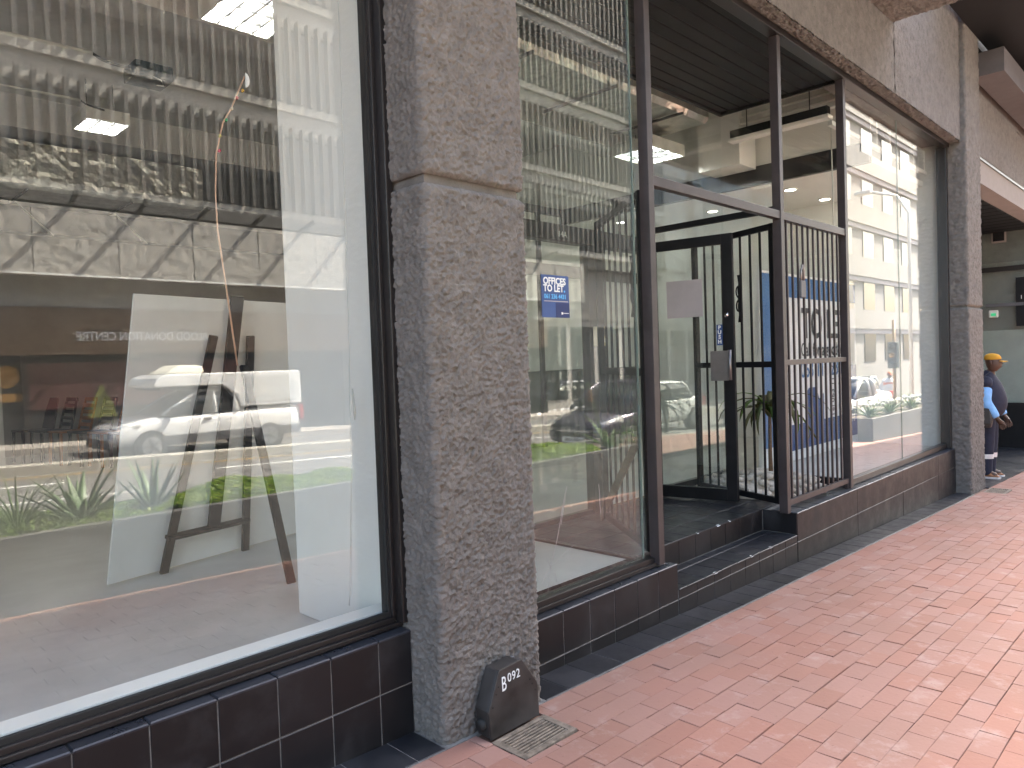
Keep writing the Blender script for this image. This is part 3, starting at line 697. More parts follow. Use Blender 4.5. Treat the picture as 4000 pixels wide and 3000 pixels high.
def gate(label, p, q, z0, z1, nb, brace=False, orn=None):
    p = Vector((*p, 0)); q = Vector((*q, 0)); d = (q-p); L = d.length; d.normalize()
    g = thing('security_gate', label, 'gate', (p.x, p.y, z0), math.atan2(d.y, d.x), 'pair of swung open security gates')
    def bx(name, s0, s1, za, zb, w=0.03, t=None): return MB().box((s0, -w/2, za-z0), (s1, w/2, zb-z0)).build(name, M_black, g, local=True, bevel=0.002)
    bx('stile', 0, 0.042, z0, z1, 0.04); bx('stile', L-0.042, L, z0, z1, 0.04)
    bx('rail', 0.042, L-0.042, z1-0.045, z1); bx('rail', 0.042, L-0.042, z0, z0+0.045); bx('rail', 0.042, L-0.042, 1.275, 1.32)
    for k in range(nb):
        s = 0.042+(L-0.084)*(k+1)/(nb+1)
        bx('bar', s-0.0075, s+0.0075, z0+0.045, 1.275, 0.015); bx('bar', s-0.0075, s+0.0075, 1.32, z1-0.045, 0.015)
    if orn:
        s, zc = orn; pts = []
        for sg in (1, -1):
            pp = []
            for t in range(26):
                a = t/25*2.6*math.pi; r = 0.045*(1-t/32)
                pp.append((s + r*math.sin(a)*0.9, -0.03, zc-z0 + sg*(0.055 + 0.03*math.cos(a)*1.6 + 0.0*t)))
            MB().tube(pp, 0.006, 6).build('scroll', M_black, g, True, local=True)
        MB().tube([(s, -0.03, zc-z0+k) for k in (-0.19, -0.13, 0, .13, .19)], [0.014, .006, .011, .006, .014], 8).build('scroll_stem', M_black, g, True, local=True)
    return g
gate('open black barred gate hinged on the middle post', (5.335, 0.135), (5.665, 1.02), 0.235, 2.36, 7, orn=(0.42, 1.83))
gate('open black barred gate behind the middle display window', (3.60, 0.14), (4.20, 0.93), 0.235, 2.36, 6, orn=(0.30, 1.83))
prp = tag(MB().bar((3.60, 0.22, 0.88), (4.30, 1.05, 0.20), 0.012, 0.075).build('prop_bar', M_wood), 'brown flat bar propped diagonally against the gate behind the glass', 'bar')
tb = tag(B('overhead_bar', (5.285, 0.10, 2.43), (5.325, 1.24, 2.475), M_black), 'black square bar running overhead from door frame to middle post', 'bar')

# back wall of the recess with doorway
bw = thing('entrance_glazing', 'glazed inner wall of the entrance recess with dark door frame', 'glazing', (4.5, 1.25, 0.2))
B('pane', (3.512, 1.246, 0.22), (4.438, 1.254, 2.26), M_glassg, bw); B('pane', (3.512, 1.246, 2.385), (6.648, 1.254, 3.75), M_glassg, bw)
B('pane', (5.29, 1.246, 0.22), (6.648, 1.254, 2.384), M_glassg, bw)
B('door_jamb', (4.44, 1.21, 0.187), (4.545, 1.29, 2.259), M_frame, bw, 0.003); B('door_jamb', (5.215, 1.21, 0.187), (5.285, 1.29, 2.259), M_frame, bw, 0.003)
B('transom', (3.512, 1.20, 2.262), (5.285, 1.30, 2.383), M_frame, bw, 0.003)
B('bottom_rail', (3.512, 1.225, 0.187), (4.438, 1.275, 0.219), M_frame, bw); B('bottom_rail', (5.287, 1.225, 0.187), (6.69, 1.275, 0.245), M_frame, bw)
text('lettering', '14A', 0.062, (4.085, 1.197, 2.29), UX, UZ, M_signw, bw)
rv = thing('entrance_glazing', 'glass side wall of the entrance in front of the blue sign board', 'glazing', (6.65, 0.7, 0.2))
B('pane', (6.646, 0.105, 0.25), (6.654, 1.243, 3.75), M_glass, rv); B('bottom_rail', (6.625, 0.136, 0.187), (6.675, 1.222, 0.249), M_frame, rv)
so = thing('entrance_soffit', 'black boarded soffit over the entrance recess', 'soffit', (5, 0.6, 3.76))
k = 0; y = 0.11
while y < 1.235:
    B('board', (3.50, y, 3.755), (6.66, min(y+0.108, 1.25), 3.785), M_soffit, so, 0.006); y += 0.118
B('cover', (3.46, 0.10, 3.79), (6.70, 1.27, 3.83), M_soffit, so)
B('edge_trim', (3.46, 1.251, 3.73), (6.70, 1.28, 3.785), M_soffit, so); B('edge_trim', (6.662, 0.1, 3.73), (6.69, 1.25, 3.785), M_soffit, so)

# glass door standing open
hp = Vector((5.262, 1.20)); npt = Vector((5.392, 0.505)); dd = (npt-hp); DL = dd.length; dd.normalize()
dr = thing('glass_door', 'open black framed glass door with push plate and grey notice', 'door', (hp.x, hp.y, 0.2), math.atan2(dd.y, dd.x))
def dbx(name, s0, s1, z0, z1, m=M_black, t=0.045, off=0.0, bev=0.003, par=None):
    return MB().box((s0, off-t/2, z0-0.2), (s1, off+t/2, z1-0.2)).build(name, m, par or dr, local=True, bevel=bev)
dbx('stile', 0, 0.06, 0.205, 2.345); dbx('stile', DL-0.085, DL, 0.205, 2.345)
dbx('rail', 0.06, DL-0.085, 2.265, 2.345); dbx('rail', 0.06, DL-0.085, 0.205, 0.30)
dbx('pane', 0.06, DL-0.085, 0.30, 2.265, M_glassg, 0.008, bev=0)
for z in (0.5, 1.2, 2.1): MB().tube([(0.0, 0.03, z-0.2), (0.0, 0.03, z-0.1)], 0.012, 8).build('hinge', M_black, dr, True, local=True)
dbx('handle_plate', DL-0.19, DL-0.045, 1.175, 1.415, M_steelbr, 0.006, -0.034)
MB().tube([(DL-0.028, -0.05, 1.18-.2), (DL-0.028, -0.05, 1.42-.2)], 0.014, 10).build('handle', M_steelbr, dr, True, local=True)
MB().tube([(DL-0.055, -0.030, 1.70-.2), (DL-0.055, -0.018, 1.70-.2)], 0.020, 12).build('lock', M_chrome, dr, True, local=True)
def on_door(s, z, off=-0.028):
    p = hp + dd*s; n = Vector((-dd.y, dd.x)); return (p.x+n.x*off, p.y+n.y*off, z)
# the door's camera-side face looks toward -x
U3 = Vector((dd.x, dd.y, 0))
nt_ = thing('paper_notice', 'blank grey paper notice taped to the glass door', 'notice', (hp.x, hp.y, 1.7), math.atan2(dd.y, dd.x))
MB().box((0.15, -0.0085, 0.0), (0.455, -0.0065, 0.305)).build('sheet', M_paper, nt_, local=True)
ps = thing('push_sign', 'small blue PUSH sign with white letters on the door stile', 'sign', (hp.x, hp.y, 1.46), math.atan2(dd.y, dd.x))
MB().box((DL-0.135, -0.030, 0.0), (DL-0.088, -0.0255, 0.165)).build('plate', M_navy, ps, local=True)
for k, ch in enumerate('PUSH'):
    t = text('lettering', ch, 0.042, (0, 0, 0), UX, UZ, M_signw, None, 'CENTER', 0.0018)
    t.parent = ps; t.matrix_local = Matrix.Translation((DL-0.111, -0.0312, 0.128-k*0.038)) @ Matrix(((1,0,0,0),(0,0,-1,0),(0,1,0,0),(0,0,0,1)))

# intercom on the door jamb
ic = thing('intercom', 'cream intercom panel on the dark door jamb', 'intercom', (4.53, 1.2, 1.55))
B('housing', (4.475, 1.165, 1.485), (4.60, 1.208, 1.635), M_intercom, ic, 0.006); B('button', (4.56, 1.160, 1.51), (4.585, 1.166, 1.545), M_white, ic, 0.002)
B('speaker_panel', (4.50, 1.161, 1.56), (4.575, 1.166, 1.62), M_beige, ic)

# sticker on the middle window
sk = thing('to_let_sticker', 'navy OFFICES TO LET sticker on the middle display window', 'sticker', (2.76, 0.09, 1.7))
B('sheet', (2.657, 0.0915, 1.598), (2.864, 0.0930, 1.808), M_navy, sk)
B('corner_fold', (2.76, 0.0905, 1.598), (2.864, 0.0915, 1.672), mat('sticker_deep', (0.008, 0.024, 0.11), 0.35), sk)
text('lettering', 'OFFICES', 0.047, (2.670, 0.0905, 1.763), UX, UZ, M_signw, sk, bold=0.0013, sx=0.98)
text('lettering', 'TO LET', 0.047, (2.670, 0.0905, 1.727), UX, UZ, M_signw, sk, bold=0.0013, sx=0.98)
text('full_stop', '.', 0.055, (2.822, 0.0905, 1.727), UX, UZ, M_cyan, sk, bold=0.002)
text('lettering', '061 236 4431', 0.031, (2.674, 0.0905, 1.692), UX, UZ, M_cyan, sk, bold=0.0006, sx=0.97)
B('rule', (2.674, 0.0905, 1.677), (2.855, 0.0914, 1.681), M_paper, sk)
B('logo_mark', (2.800, 0.0895, 1.614), (2.812, 0.0904, 1.626), M_signw, sk); B('logo_rule', (2.815, 0.0895, 1.619), (2.857, 0.0904, 1.622), M_signw, sk)

# TO LET board behind the glass
tlb = thing('to_let_board', 'large TO LET board with blue border leaning behind the glass', 'sign board', (8.1, 1.05, 0.2))
TX0, TX1, TY, TZ0, TZ1 = 6.99, 9.62, 1.06, 0.21, 2.20
B('panel', (TX0, TY, TZ0), (TX1, TY+0.03, TZ1), M_signw, tlb)
B('edge', (TX0-0.02, TY-0.012, TZ0), (TX0, TY+0.035, TZ1+0.02), M_white, tlb); B('edge', (TX0, TY-0.012, TZ1), (TX1, TY+0.035, TZ1+0.02), M_white, tlb)
B('blue_border', (TX0+0.002, TY-0.004, TZ0+0.20), (TX0+0.60, TY-0.001, TZ1-0.004), M_blue, tlb); B('blue_border', (TX0+0.602, TY-0.004, TZ1-0.23), (TX1-.01, TY-0.001, TZ1-0.004), M_blue, tlb)
def poly(name, pts, m, y):
    MB().prism([(x, y, z) for x, z in pts], (0, 0.002, 0)).build(name, m, tlb)
poly('skyline_print', [(7.652,.32),(9.6,.32),(9.6,1.20),(9.36,1.20),(9.22,1.08),(9.22,.60),(8.55,.60),(8.55,.90),(8.42,.84),(8.34,.98),(8.14,.98),(8.06,.92),(8.06,.60),(7.652,.60)], M_navy, TY-0.006)
text('lettering', 'TO LET', 0.47, (7.98, TY-0.006, 1.54), UX, UZ, M_dkgrey, tlb, bold=0.008, sx=0.86)
text('lettering', 'Call for a good view', 0.215, (7.95, TY-0.006, 1.335), UX, UZ, M_dkgrey, tlb, bold=0.002, sx=0.80)
text('lettering', '063 111 2333', 0.27, (7.93, TY-0.006, 1.10), UX, UZ, M_blue, tlb, bold=0.003, sx=0.88)
text('lettering', 'Tel 063 111 2333', 0.11, (8.86, TY-0.006, 0.60), (0, 0, 1), (-1, 0, 0), M_dkgrey, tlb, bold=0.001)
text('lettering', 'Tel 063 111 2333', 0.11, (8.18+0.9, TY-0.006, 0.68), (0, 0, 1), (-1, 0, 0), M_dkgrey, tlb, bold=0.001)
text('lettering', 'future', 0.20, (9.22, TY-0.009, 0.50), UX, UZ, M_signw, tlb, bold=0.001, sx=0.6)

# pebble bed and drooping plant inside the recess
pb = thing('pebble_bed', 'heap of pale pebbles on the entrance floor behind the bars', 'pebbles', (6.05, 0.65, 0.19))
def blob(seed, sx=1, sy=1, sz=1):
    r = random.Random(seed); bm = bmesh.new(); bmesh.ops.create_icosphere(bm, subdivisions=1, radius=1)
    for v_ in bm.verts: v_.co = Vector((v_.co.x*sx, v_.co.y*sy, v_.co.z*sz))*(1+r.uniform(-.16, .16))
    me = bpy.data.meshes.new('pebble'); bm.to_mesh(me); bm.free()
    for p in me.polygons: p.use_smooth = True
    me.materials.append(M_pebble); return me
pm_ = [blob(s, 1, .8, .62) for s in range(6)]
rp_ = random.Random(21)
for k in range(230):
    for _ in range(20):
        x = rp_.uniform(5.50, 6.60); y = rp_.uniform(0.17, 1.18)
        ex = (x-6.08)/0.56; ey = (y-0.66)/0.52
        if ex*ex+ey*ey < 1: break
    h = max(0, 1-(ex*ex+ey*ey))
    o = bpy.data.objects.new('pebble', pm_[k % 6]); COL.objects.link(o); o.parent = pb
    s = rp_.uniform(0.026, 0.058)
    o.location = Vector((x, y, 0.192+s*0.5+h**0.7*0.13*rp_.uniform(0.35, 1))) - Vector(pb.location); o.scale = (s, s, s); o.rotation_euler = (rp_.uniform(-.4, .4), rp_.uniform(-.4, .4), rp_.uniform(0, 6.28))
MB().loft([[(6.08+0.50*q*math.cos(a*math.pi/10), 0.66+0.46*q*math.sin(a*math.pi/10), z) for a in range(20)] for q, z in ((1, .187), (.8, .24), (.5, .28), (.15, .30))]).build('mound', M_pebble, pb, True)
def strap_leaf(base, az, length, lift, droop, width, fold=0.25, n=9, twist=0.0):
    """curved blade leaf as a thin folded strip"""
    d = Vector((math.cos(az), math.sin(az), 0)); side = Vector((-d.y, d.x, 0))
    p = Vector(base); ang = lift; L = []; rings = []
    for k in range(n+1):
        t = k/n; w = width*(1-t)**0.75*(0.55+0.9*min(1, t*4)*0.5) + 0.0008
        up = Vector((0, 0, 1))*math.cos(ang) - d*math.sin(ang)
        rings.append([p+side*w, p-up*w*fold*1.2, p-side*w, p-up*(w*fold*1.2-0.003)])
        st_ = length/n; p = p + (d*math.cos(ang)+Vector((0, 0, 1))*math.sin(ang))*st_; ang -= droop/n
    return MB().loft(rings)
dp = thing('drooping_plant', 'wilting potted plant with drooping brown and green leaves behind the bars', 'plant', (6.22, 0.62, 0.2))
MB().tube([(6.22, 0.62, 0.2), (6.235, 0.63, 0.5), (6.225, 0.62, 0.93)], [0.022, 0.018, 0.014], 8).build('stem', M_wood, dp, True)
rq = random.Random(8)
for k in range(20):
    az = k*2.399+rq.uniform(-.3, .3); az = az if not (math.cos(az) > .6 and math.sin(az) < -.2) else az+1.2
    strap_leaf((6.225, 0.62, 0.92-0.006*k), az, rq.uniform(0.50, 0.74), rq.uniform(0.5, 1.1), rq.uniform(2.3, 3.0), rq.uniform(0.030, 0.052)).build('leaf', M_plantdry if k % 3 else M_strap, dp, True)
MB().tube([(6.24, .60, .93), (6.5, .45, .80), (6.62, .36, .58)], 0.008, 6).build('branch', M_plantdry, dp, True)

# ================================================================ small things on the pavement
bb = thing('bait_box', 'black hexagonal pest bait box marked B092 against the column', 'bait box', (2.0, -0.23, ground(2)))
gz = ground(2.0)
hexp = [(1.872, gz+.005), (1.862, gz+.115), (1.925, gz+.262), (2.052, gz+.268), (2.140, gz+.145), (2.146, gz+.005)]
MB().prism([(x, -0.280, z) for x, z in hexp], (0, 0.012, 0)).build('front_plate', M_bait, bb, bevel=0.004)
cx, cz = 2.0, gz+.13
MB().prism([(cx+(x-cx)*.965, -0.268, gz+.006 if z < gz+.02 else cz+(z-cz)*.96) for x, z in hexp], (0, 0.072, 0)).build('body', M_bait, bb, bevel=0.006)
B('back_bracket', (1.93, -0.196, gz+.02), (2.10, -0.172, gz+.24), M_plastic, bb)
MB().tube([(1.855, -0.232, gz+.055), (1.90, -0.232, gz+.058)], 0.024, 12).build('entry_hole', M_rubber, bb, True)
for x, z in ((1.905, .175), (1.918, .20), (2.095, .172), (2.108, .15), (1.885, .13), (2.125, .12)):
    MB().tube([(x, -0.2815, gz+z), (x, -0.278, gz+z)], 0.0035, 6).build('screw_hole', M_rubber, bb)
t = text('lettering', 'B', 0.082, (1.934, -0.2815, gz+.176), (1, 0, 0.03), UZ, M_signw, bb, bold=0.0, sx=0.60)
text('lettering', '092', 0.050, (1.968, -0.2815, gz+.202), (1, 0, 0.10), UZ, M_signw, bb, bold=0.0, sx=0.85, spacing=1.1)
def grate(name_label, x0, x1, y0, y1, nbar):
    g = thing('drain_grate', name_label, 'drain', ((x0+x1)/2, (y0+y1)/2, ground((x0+x1)/2)))
    z = lambda x: ground(x)
    zc = z((x0+x1)/2)
    for a, b, c, d in ((x0, x1, y0, y0+.022), (x0, x1, y1-.022, y1), (x0, x0+.03, y0+.022, y1-.022), (x1-.03, x1, y0+.022, y1-.022)):
        B('frame', (a, c, zc-.03), (b, d, zc+.004), M_iron, g, 0.002)
    for k in range(nbar):
        y = y0+.022+(y1-y0-.044)*(k+.5)/nbar
        B('bar', (x0+.03, y-.0042, zc-.02), (x1-.03, y+.0042, zc+.002), M_iron, g, 0.002)
    B('sump', (x0+.01, y0+.01, zc-.06), (x1-.01, y1-.01, zc-.04), M_rubber, g)
grate('rusty iron drain grate in front of the bait box', 1.868, 2.166, -0.462, -0.283, 8)
grate('small drain grate at the foot of the distant column', 9.97, 10.34, -0.44, -0.22, 9)

# ================================================================ interior
def quads(name, rects, z, m, flip=False):
    v = []; f = []
    for x0, x1, y0, y1 in rects:
        i = len(v); v += [(x0,y0,z),(x1,y0,z),(x1,y1,z),(x0,y1,z)]; f.append((i,i+1,i+2,i+3))
    b = MB(); b.v = v; b.f = f; return b.build(name, m)
struct(quads('interior_floor', [(-3.5, 3.49, 0.24, 1.275), (6.68, 9.75, 0.14, 1.275), (-3.5, 9.75, 1.275, 11.0)], 0.20, M_ifloor), 'bare grey screed floor inside the shop')
struct(quads('interior_ceiling', [(-3.5, 9.75, 0.3, 11.0)], 4.42, M_ceil), 'bare concrete ceiling inside the shop')
struct(B('back_wall', (-3.5, 11.0, -0.2), (9.9, 11.2, 4.5), M_dwall), 'dark wall at the back of the shop')
struct(B('side_wall', (-3.7, 0.12, -0.2), (-3.5, 11.2, 4.5), M_wall), 'pale wall closing the shop')
struct(B('partition_wall', (9.76, 0.145, -0.2), (9.95, 11.2, 4.5), M_wall), 'pale partition behind the distant column')
pil = tag(B('interior_pillar', (1.752, 0.145, 0.2), (2.262, 0.935, 4.42), M_white, bevel=0.008), 'white painted pillar inside the left window', 'pillar')
for k, (y, d) in enumerate(((3.3, .35), (6.9, .35))):
    tag(B('ceiling_beam', (-3.5, y, 4.07), (9.75, y+d, 4.42), M_ceil), ('near' if k == 0 else 'rear')+' concrete ceiling beam inside the shop', 'beam')
# counter / divider zone behind the entrance
M_lowpan = mat('green_grey_panel', (0.10, 0.115, 0.095), 0.7)
dv = thing('framed_partition', 'pale panelled partition in dark frame behind the entrance', 'partition', (5.5, 4.4, 0.2))
for x in (4.72, 6.0, 7.4, 8.8): B('mullion', (x, 4.40, 0.2), (x+.07, 4.48, 3.4), M_frame, dv)
B('rail', (4.72, 4.39, 2.55), (9.7, 4.49, 2.72), M_frame, dv); B('rail', (4.72, 4.39, 3.4), (9.7, 4.49, 3.5), M_frame, dv)
for x, x2 in ((4.79, 5.99), (6.07, 7.39), (7.47, 8.79), (8.87, 9.74)): B('infill_panel', (x, 4.43, 1.25), (x2, 4.45, 2.55), M_wall, dv); B('lower_panel', (x, 4.43, 0.22), (x2, 4.45, 1.245), M_lowpan, dv); B('upper_panel', (x, 4.43, 2.725), (x2, 4.45, 3.395), M_wall, dv)
# lowered ceiling with downlights behind the far window
lc = thing('lowered_ceiling', 'white lowered ceiling with recessed downlights beyond the entrance', 'ceiling', (8.8, 3, 3.3))
B('panel', (8.0, 0.30, 3.30), (9.75, 6.0, 3.36), M_white, lc); B('edge_band', (7.93, 0.30, 3.29), (7.995, 6.0, 3.50), M_frame, lc)
B('upstand', (7.96, 0.30, 3.505), (8.06, 6.0, 4.41), M_wall, lc)
for i, (x, y) in enumerate(((8.52, 1.38), (9.42, 1.33), (8.9, 2.6), (8.5, 3.8), (9.4, 3.8))):
    d = thing('downlight', ['lit round downlight nearest the entrance in the lowered ceiling', 'lit round downlight closest to the far window', 'lit round downlight in the middle of the lowered ceiling', 'lit round downlight at the back of the lowered ceiling', 'lit round downlight in the rear corner by the partition'][i], 'downlight', (x, y, 3.3), group='recessed downlights')
    MB().tube([(x, y, 3.298), (x, y, 3.290)], [0.085, 0.080], 20).build('trim', M_white, d, True); MB().tube([(x, y, 3.2895), (x, y, 3.2885)], 0.062, 20).build('lens', M_downlight, d, True)
bx_ = tag(B('bulkhead', (7.52, 1.5, 3.46), (7.90, 2.0, 4.40), M_wall), 'white boxed bulkhead hanging behind the entrance glass', 'bulkhead')
fl = thing('fluorescent_fitting', 'long fluorescent fitting hung beside the entrance glass wall', 'light fitting', (7.3, 0.9, 3.6))
B('housing', (7.16, 0.42, 3.64), (7.24, 1.42, 3.72), M_black, fl); B('tray', (7.14, 0.40, 3.60), (7.26, 1.44, 3.638), M_white, fl, 0.01)
for y in (0.6, 1.25): MB().tube([(7.2, y, 3.72), (7.2, y, 4.42)], 0.006, 6).build('hanger', M_cable, fl)
rb_ = thing('roller_blind', 'ribbed metal ceiling trunking running beside the entrance', 'trunking', (7.6, 0.9, 3.9))
for k in range(6): B('rib', (7.50+.04*k, 0.35, 3.80+.09*k), (7.58+.04*k, 1.5, 3.86+.09*k), M_lampw, rb_, 0.01)
pc = tag(MB().tube([(7.25, 0.42, 3.60), (7.26, 0.42, 2.9), (7.25, 0.42, 2.2)], 0.006, 6).build('pull_cord', M_conduit, None, True), 'white pull cord hanging from the fluorescent fitting', 'cord')
hr = thing('window_head_rail', 'pale blind rail with brackets inside the far window', 'rail', (8.2, 0.3, 3.5))
B('rail', (6.75, 0.22, 3.40), (9.6, 0.26, 3.44), M_lampw, hr)
for x in (7.0, 7.9, 8.3, 9.1, 9.5): B('bracket', (x, 0.22, 3.445), (x+.04, 0.27, 3.66), M_lampw, hr)

# louvre light fittings
def louvre(label, x0, x1, y0, y1, z, n, m_):
    t = thing('louvre_light', label, 'ceiling light', ((x0+x1)/2, (y0+y1)/2, z), group='louvred ceiling lights')
    h = 0.11
    for a, b in (((x0, y0), (x1, y0+.015)), ((x0, y1-.015), (x1, y1)), ((x0, y0+.0151), (x0+.015, y1-.0151)), ((x1-.015, y0+.0151), (x1, y1-.0151))):
        B('side', (*a, z), (*b, z+h), M_lampw, t)
    B('reflector', (x0+.016, y0+.016, z+.085), (x1-.016, y1-.016, z+.095), M_lightpanel, t)
    for k in range(3):
        x = x0+(x1-x0)*(k+.5)/3; MB().tube([(x, y0+.03, z+.07), (x, y1-.03, z+.07)], .009, 8).build('tube', M_tube, t, True)
    for k in range(1, n):
        y = y0+(y1-y0)*k/n; B('louvre_blade', (x0+.016, y-.006, z+.004), (x1-.016, y+.006, z+.044), M_plastic, t)
    for k in range(1, m_):
        x = x0+(x1-x0)*k/m_; B('louvre_fin', (x-.006, y0+.016, z+.002), (x+.006, y1-.016, z+.043), M_plastic, t)
    B('top', (x0, y0, z+h+.0005), (x1, y1, z+h+.012), M_lampw, t)
    for x in (x0+.08, x1-.08): MB().tube([(x, (y0+y1)/2, z+h), (x, (y0+y1)/2, 4.42)], 0.004, 6).build('hanger', M_cable, t)
    return t
louvre('lit louvred ceiling light hanging near the front of the left window', 2.30, 2.83, 2.35, 3.02, 3.95, 4, 4)
louvre('lit louvred ceiling light deeper inside the left window', 2.31, 2.72, 5.75, 6.22, 3.95, 4, 3)
louvre('lit louvred ceiling light seen through the entrance glass', 6.72, 7.36, 2.08, 2.62, 3.64, 4, 4)
jb = thing('junction_box', 'dark green junction box under the ceiling in the left window', 'junction box', (2.35, 4.2, 3.9))
B('box', (2.22, 4.08, 3.86), (2.52, 4.38, 3.98), M_boxgreen, jb, 0.006)
MB().tube([(2.35, 4.06, 3.855), (2.41, 4.06, 3.84), (2.43, 4.07, 3.80), (2.37, 4.06, 3.79)], 0.005, 6).build('wire_loop', M_conduit, jb, True)
def conduit(label, pts, r, m, pts2=None):
    t = thing('cable', label, 'cable', pts[0]); MB().tube(pts, r, 8).build('conduit', m, t, True)
    if pts2: MB().tube(pts2, r*.8, 8).build('flex', M_cable, t, True)
conduit('white conduit with black flex leading to the green junction box', [(0.9, 4.2, 3.955), (1.486, 4.2, 3.97), (1.87, 4.2, 3.98), (1.936, 4.2, 3.98)], 0.016, M_conduit, [(1.936, 4.2, 3.98), (2.0, 4.2, 3.95), (2.08, 4.2, 3.935), (2.22, 4.2, 3.93)])
conduit('white conduit with black flex leading to the deeper louvred light', [(0.6, 5.72, 4.07), (2.104, 5.72, 4.097), (2.259, 5.72, 4.096)], 0.012, M_conduit, [(2.259, 5.72, 4.096), (2.31, 5.72, 4.07), (2.38, 5.72, 4.055), (2.475, 5.735, 4.05)])
# foil ducts
def duct(label, x0, x1, y0, y1, z0, z1, seed):
    t = thing('foil_duct', label, 'duct', ((x0+x1)/2, (y0+y1)/2, z0))
    nx = int((x1-x0)/0.05); prof = [(y0, z1), (y0, z0+.05), (y0+.04, z0), (y1-.04, z0), (y1, z0+.05), (y1, z1)]
    pts = []
    for (a, b), (c, d) in zip(prof[:-1], prof[1:]):
        k = max(1, int(math.hypot(c-a, d-b)/0.05))
        for q in range(k): pts.append((a+(c-a)*q/k, b+(d-b)*q/k))
    pts.append(prof[-1])
    rings = []
    for i in range(nx+1):
        x = x0+(x1-x0)*i/nx
        ring = []
        for (y, z) in pts:
            n = mnoise.turbulence(Vector((x*3+seed, y*5, z*5)), 4, True)*0.05 - 0.02 - 0.025*max(0, math.cos(x*4.2+seed))**6
            ring.append(Vector((x, y-n*0.6, z-n*0.5)))
        rings.append(ring)
    b = MB(); n = len(pts)
    for r in rings: b.v += [tuple(p) for p in r]
    for k in range(len(rings)-1):
        for j in range(n-1): i0 = k*n+j; b.f.append((i0, i0+1, i0+1+n, i0+n))
    b.build('wrap', M_foil, t)
    x = x0+.3
    while x < x1: MB().box((x, y0-.022, z0-.03), (x+.02, y1+.02, z0-.008)).build('strap', M_cable, t); x += 1.1
duct('silver foil wrapped duct crossing the back of the left window', -1.5, 4.1, 7.3, 8.1, 3.52, 4.05, 1.0)
duct('silver foil wrapped duct behind the entrance glass', 2.9, 7.05, 1.60, 2.45, 3.83, 4.25, 5.0)
tag(B('dark_beam', (-3.5, 8.3, 3.20), (9.7, 8.5, 3.52), M_frame), 'dark steel beam under the foil duct at the back', 'beam')
for k, x in enumerate((1.2, 2.2, 3.3)):
    tag(MB().tube([(x, 8.25, 3.55), (x+.35, 8.1, 3.15)], 0.012, 6).build('hanger_rod', M_conduit), ['leftmost', 'middle', 'rightmost'][k]+' pale diagonal rod under the foil duct', 'rod', 'diagonal hanger rods')

# white board leaning on easel (seen from behind)
wb = thing('white_board', 'tall blank white board held on the black easel', 'board', (1.9, 2.2, 0.2))
bl = Vector((1.275, 2.19, 0.215)); e1 = Vector((1.356, 0.30, 0)).normalized(); e2 = Vector((0.084, -0.40, 1.596))
w_ = 1.55; nrm = e1.cross(e2).normalized()
MB().prism([bl, bl+e1*w_, bl+e1*w_+e2, bl+e2], nrm*-0.012).build('panel', M_board, wb)
ez = thing('easel', 'black wooden display easel seen from behind', 'easel', (1.85, 1.9, 0.2))
def eb(name, p, q, w, h): MB().bar(p, q, w, h, (0, 1, 0.25)).build(name, M_easel, ez, bevel=0.003)
eb('leg', (1.590, 2.228, 0.20), (1.823, 1.915, 1.60), 0.048, 0.024); eb('leg', (2.155, 2.355, 0.20), (2.073, 1.971, 1.60), 0.048, 0.024)
eb('mast', (1.900, 2.235, 0.40), (1.957, 1.875, 1.83), 0.075, 0.026)
eb('back_leg', (1.979, 1.421, 0.20), (2.03, 1.99, 1.42), 0.048, 0.024)
eb('cross_bar', (1.596, 2.160, 0.42), (2.150, 2.285, 0.415), 0.022, 0.055)
sb = tag(B('white_board', (0.3, 9.55, 0.2), (2.19, 9.6, 3.15), M_board), 'edge of a second white board deep in the shop', 'board')

# row of chairs at the back
def chair(label, loc, rz, m, solid):
    t = thing('chair', label, 'chair', loc, rz, 'row of plastic chairs in the dim shop')
    MB().loft([[(-.2,-.2,.43),(-.2,.2,.43),(-.2,.2,.455),(-.2,-.2,.455)],[(.0,-.21,.425),(.0,.21,.425),(.0,.21,.45),(.0,-.21,.45)],[(.21,-.2,.435),(.21,.2,.435),(.21,.2,.46),(.21,-.2,.46)]]).build('seat', m, t, local=True, bevel=.01)
    for x, y in ((.18,.17),(.18,-.17),(-.17,.17),(-.17,-.17)):
        MB().bar((x*1.1,y*1.1,0),(x,y,.43),.032,.032).build('leg', m, t, local=True)
    if solid:
        MB().loft([[(-.19,-.2,.45),(-.19,.2,.45),(-.215,.2,.45),(-.215,-.2,.45)],[(-.24,-.2,.68),(-.24,.2,.68),(-.265,.2,.68),(-.265,-.2,.68)],[(-.30,-.15,.90),(-.30,.15,.90),(-.32,.15,.90),(-.32,-.15,.90)]]).build('backrest', m, t, local=True, bevel=.01)
    else:
        for s in (-1, 1): MB().tube([(-.19,s*.19,.45),(-.24,s*.19,.66),(-.30,s*.165,.88)], .016, 6).build('back_post', m, t, True, local=True)
        for k in range(5):
            f = k/4; x = -.205-.095*f; z = .52+.35*f
            MB().bar((x,-.185,z),(x,.185,z),.014,.05,(0,0,1)).build('back_slat', m, t, local=True)
cl_ = ['plum solid-back chair at the far end of the row', 'black slatted chair second from the far end', 'orange slatted chair third from the far end', 'black slatted chair in the middle near the white board', 'orange slatted chair second from the near end', 'plum solid-back chair half hidden by the white board']
for k in range(6):
    chair(cl_[k], (2.62+.13*k, 10.0-.42*k, 0.2), math.pi+.12, [M_purplech, M_black, M_orangech, M_black, M_orangech, M_purplech][k], k in (0, 5))

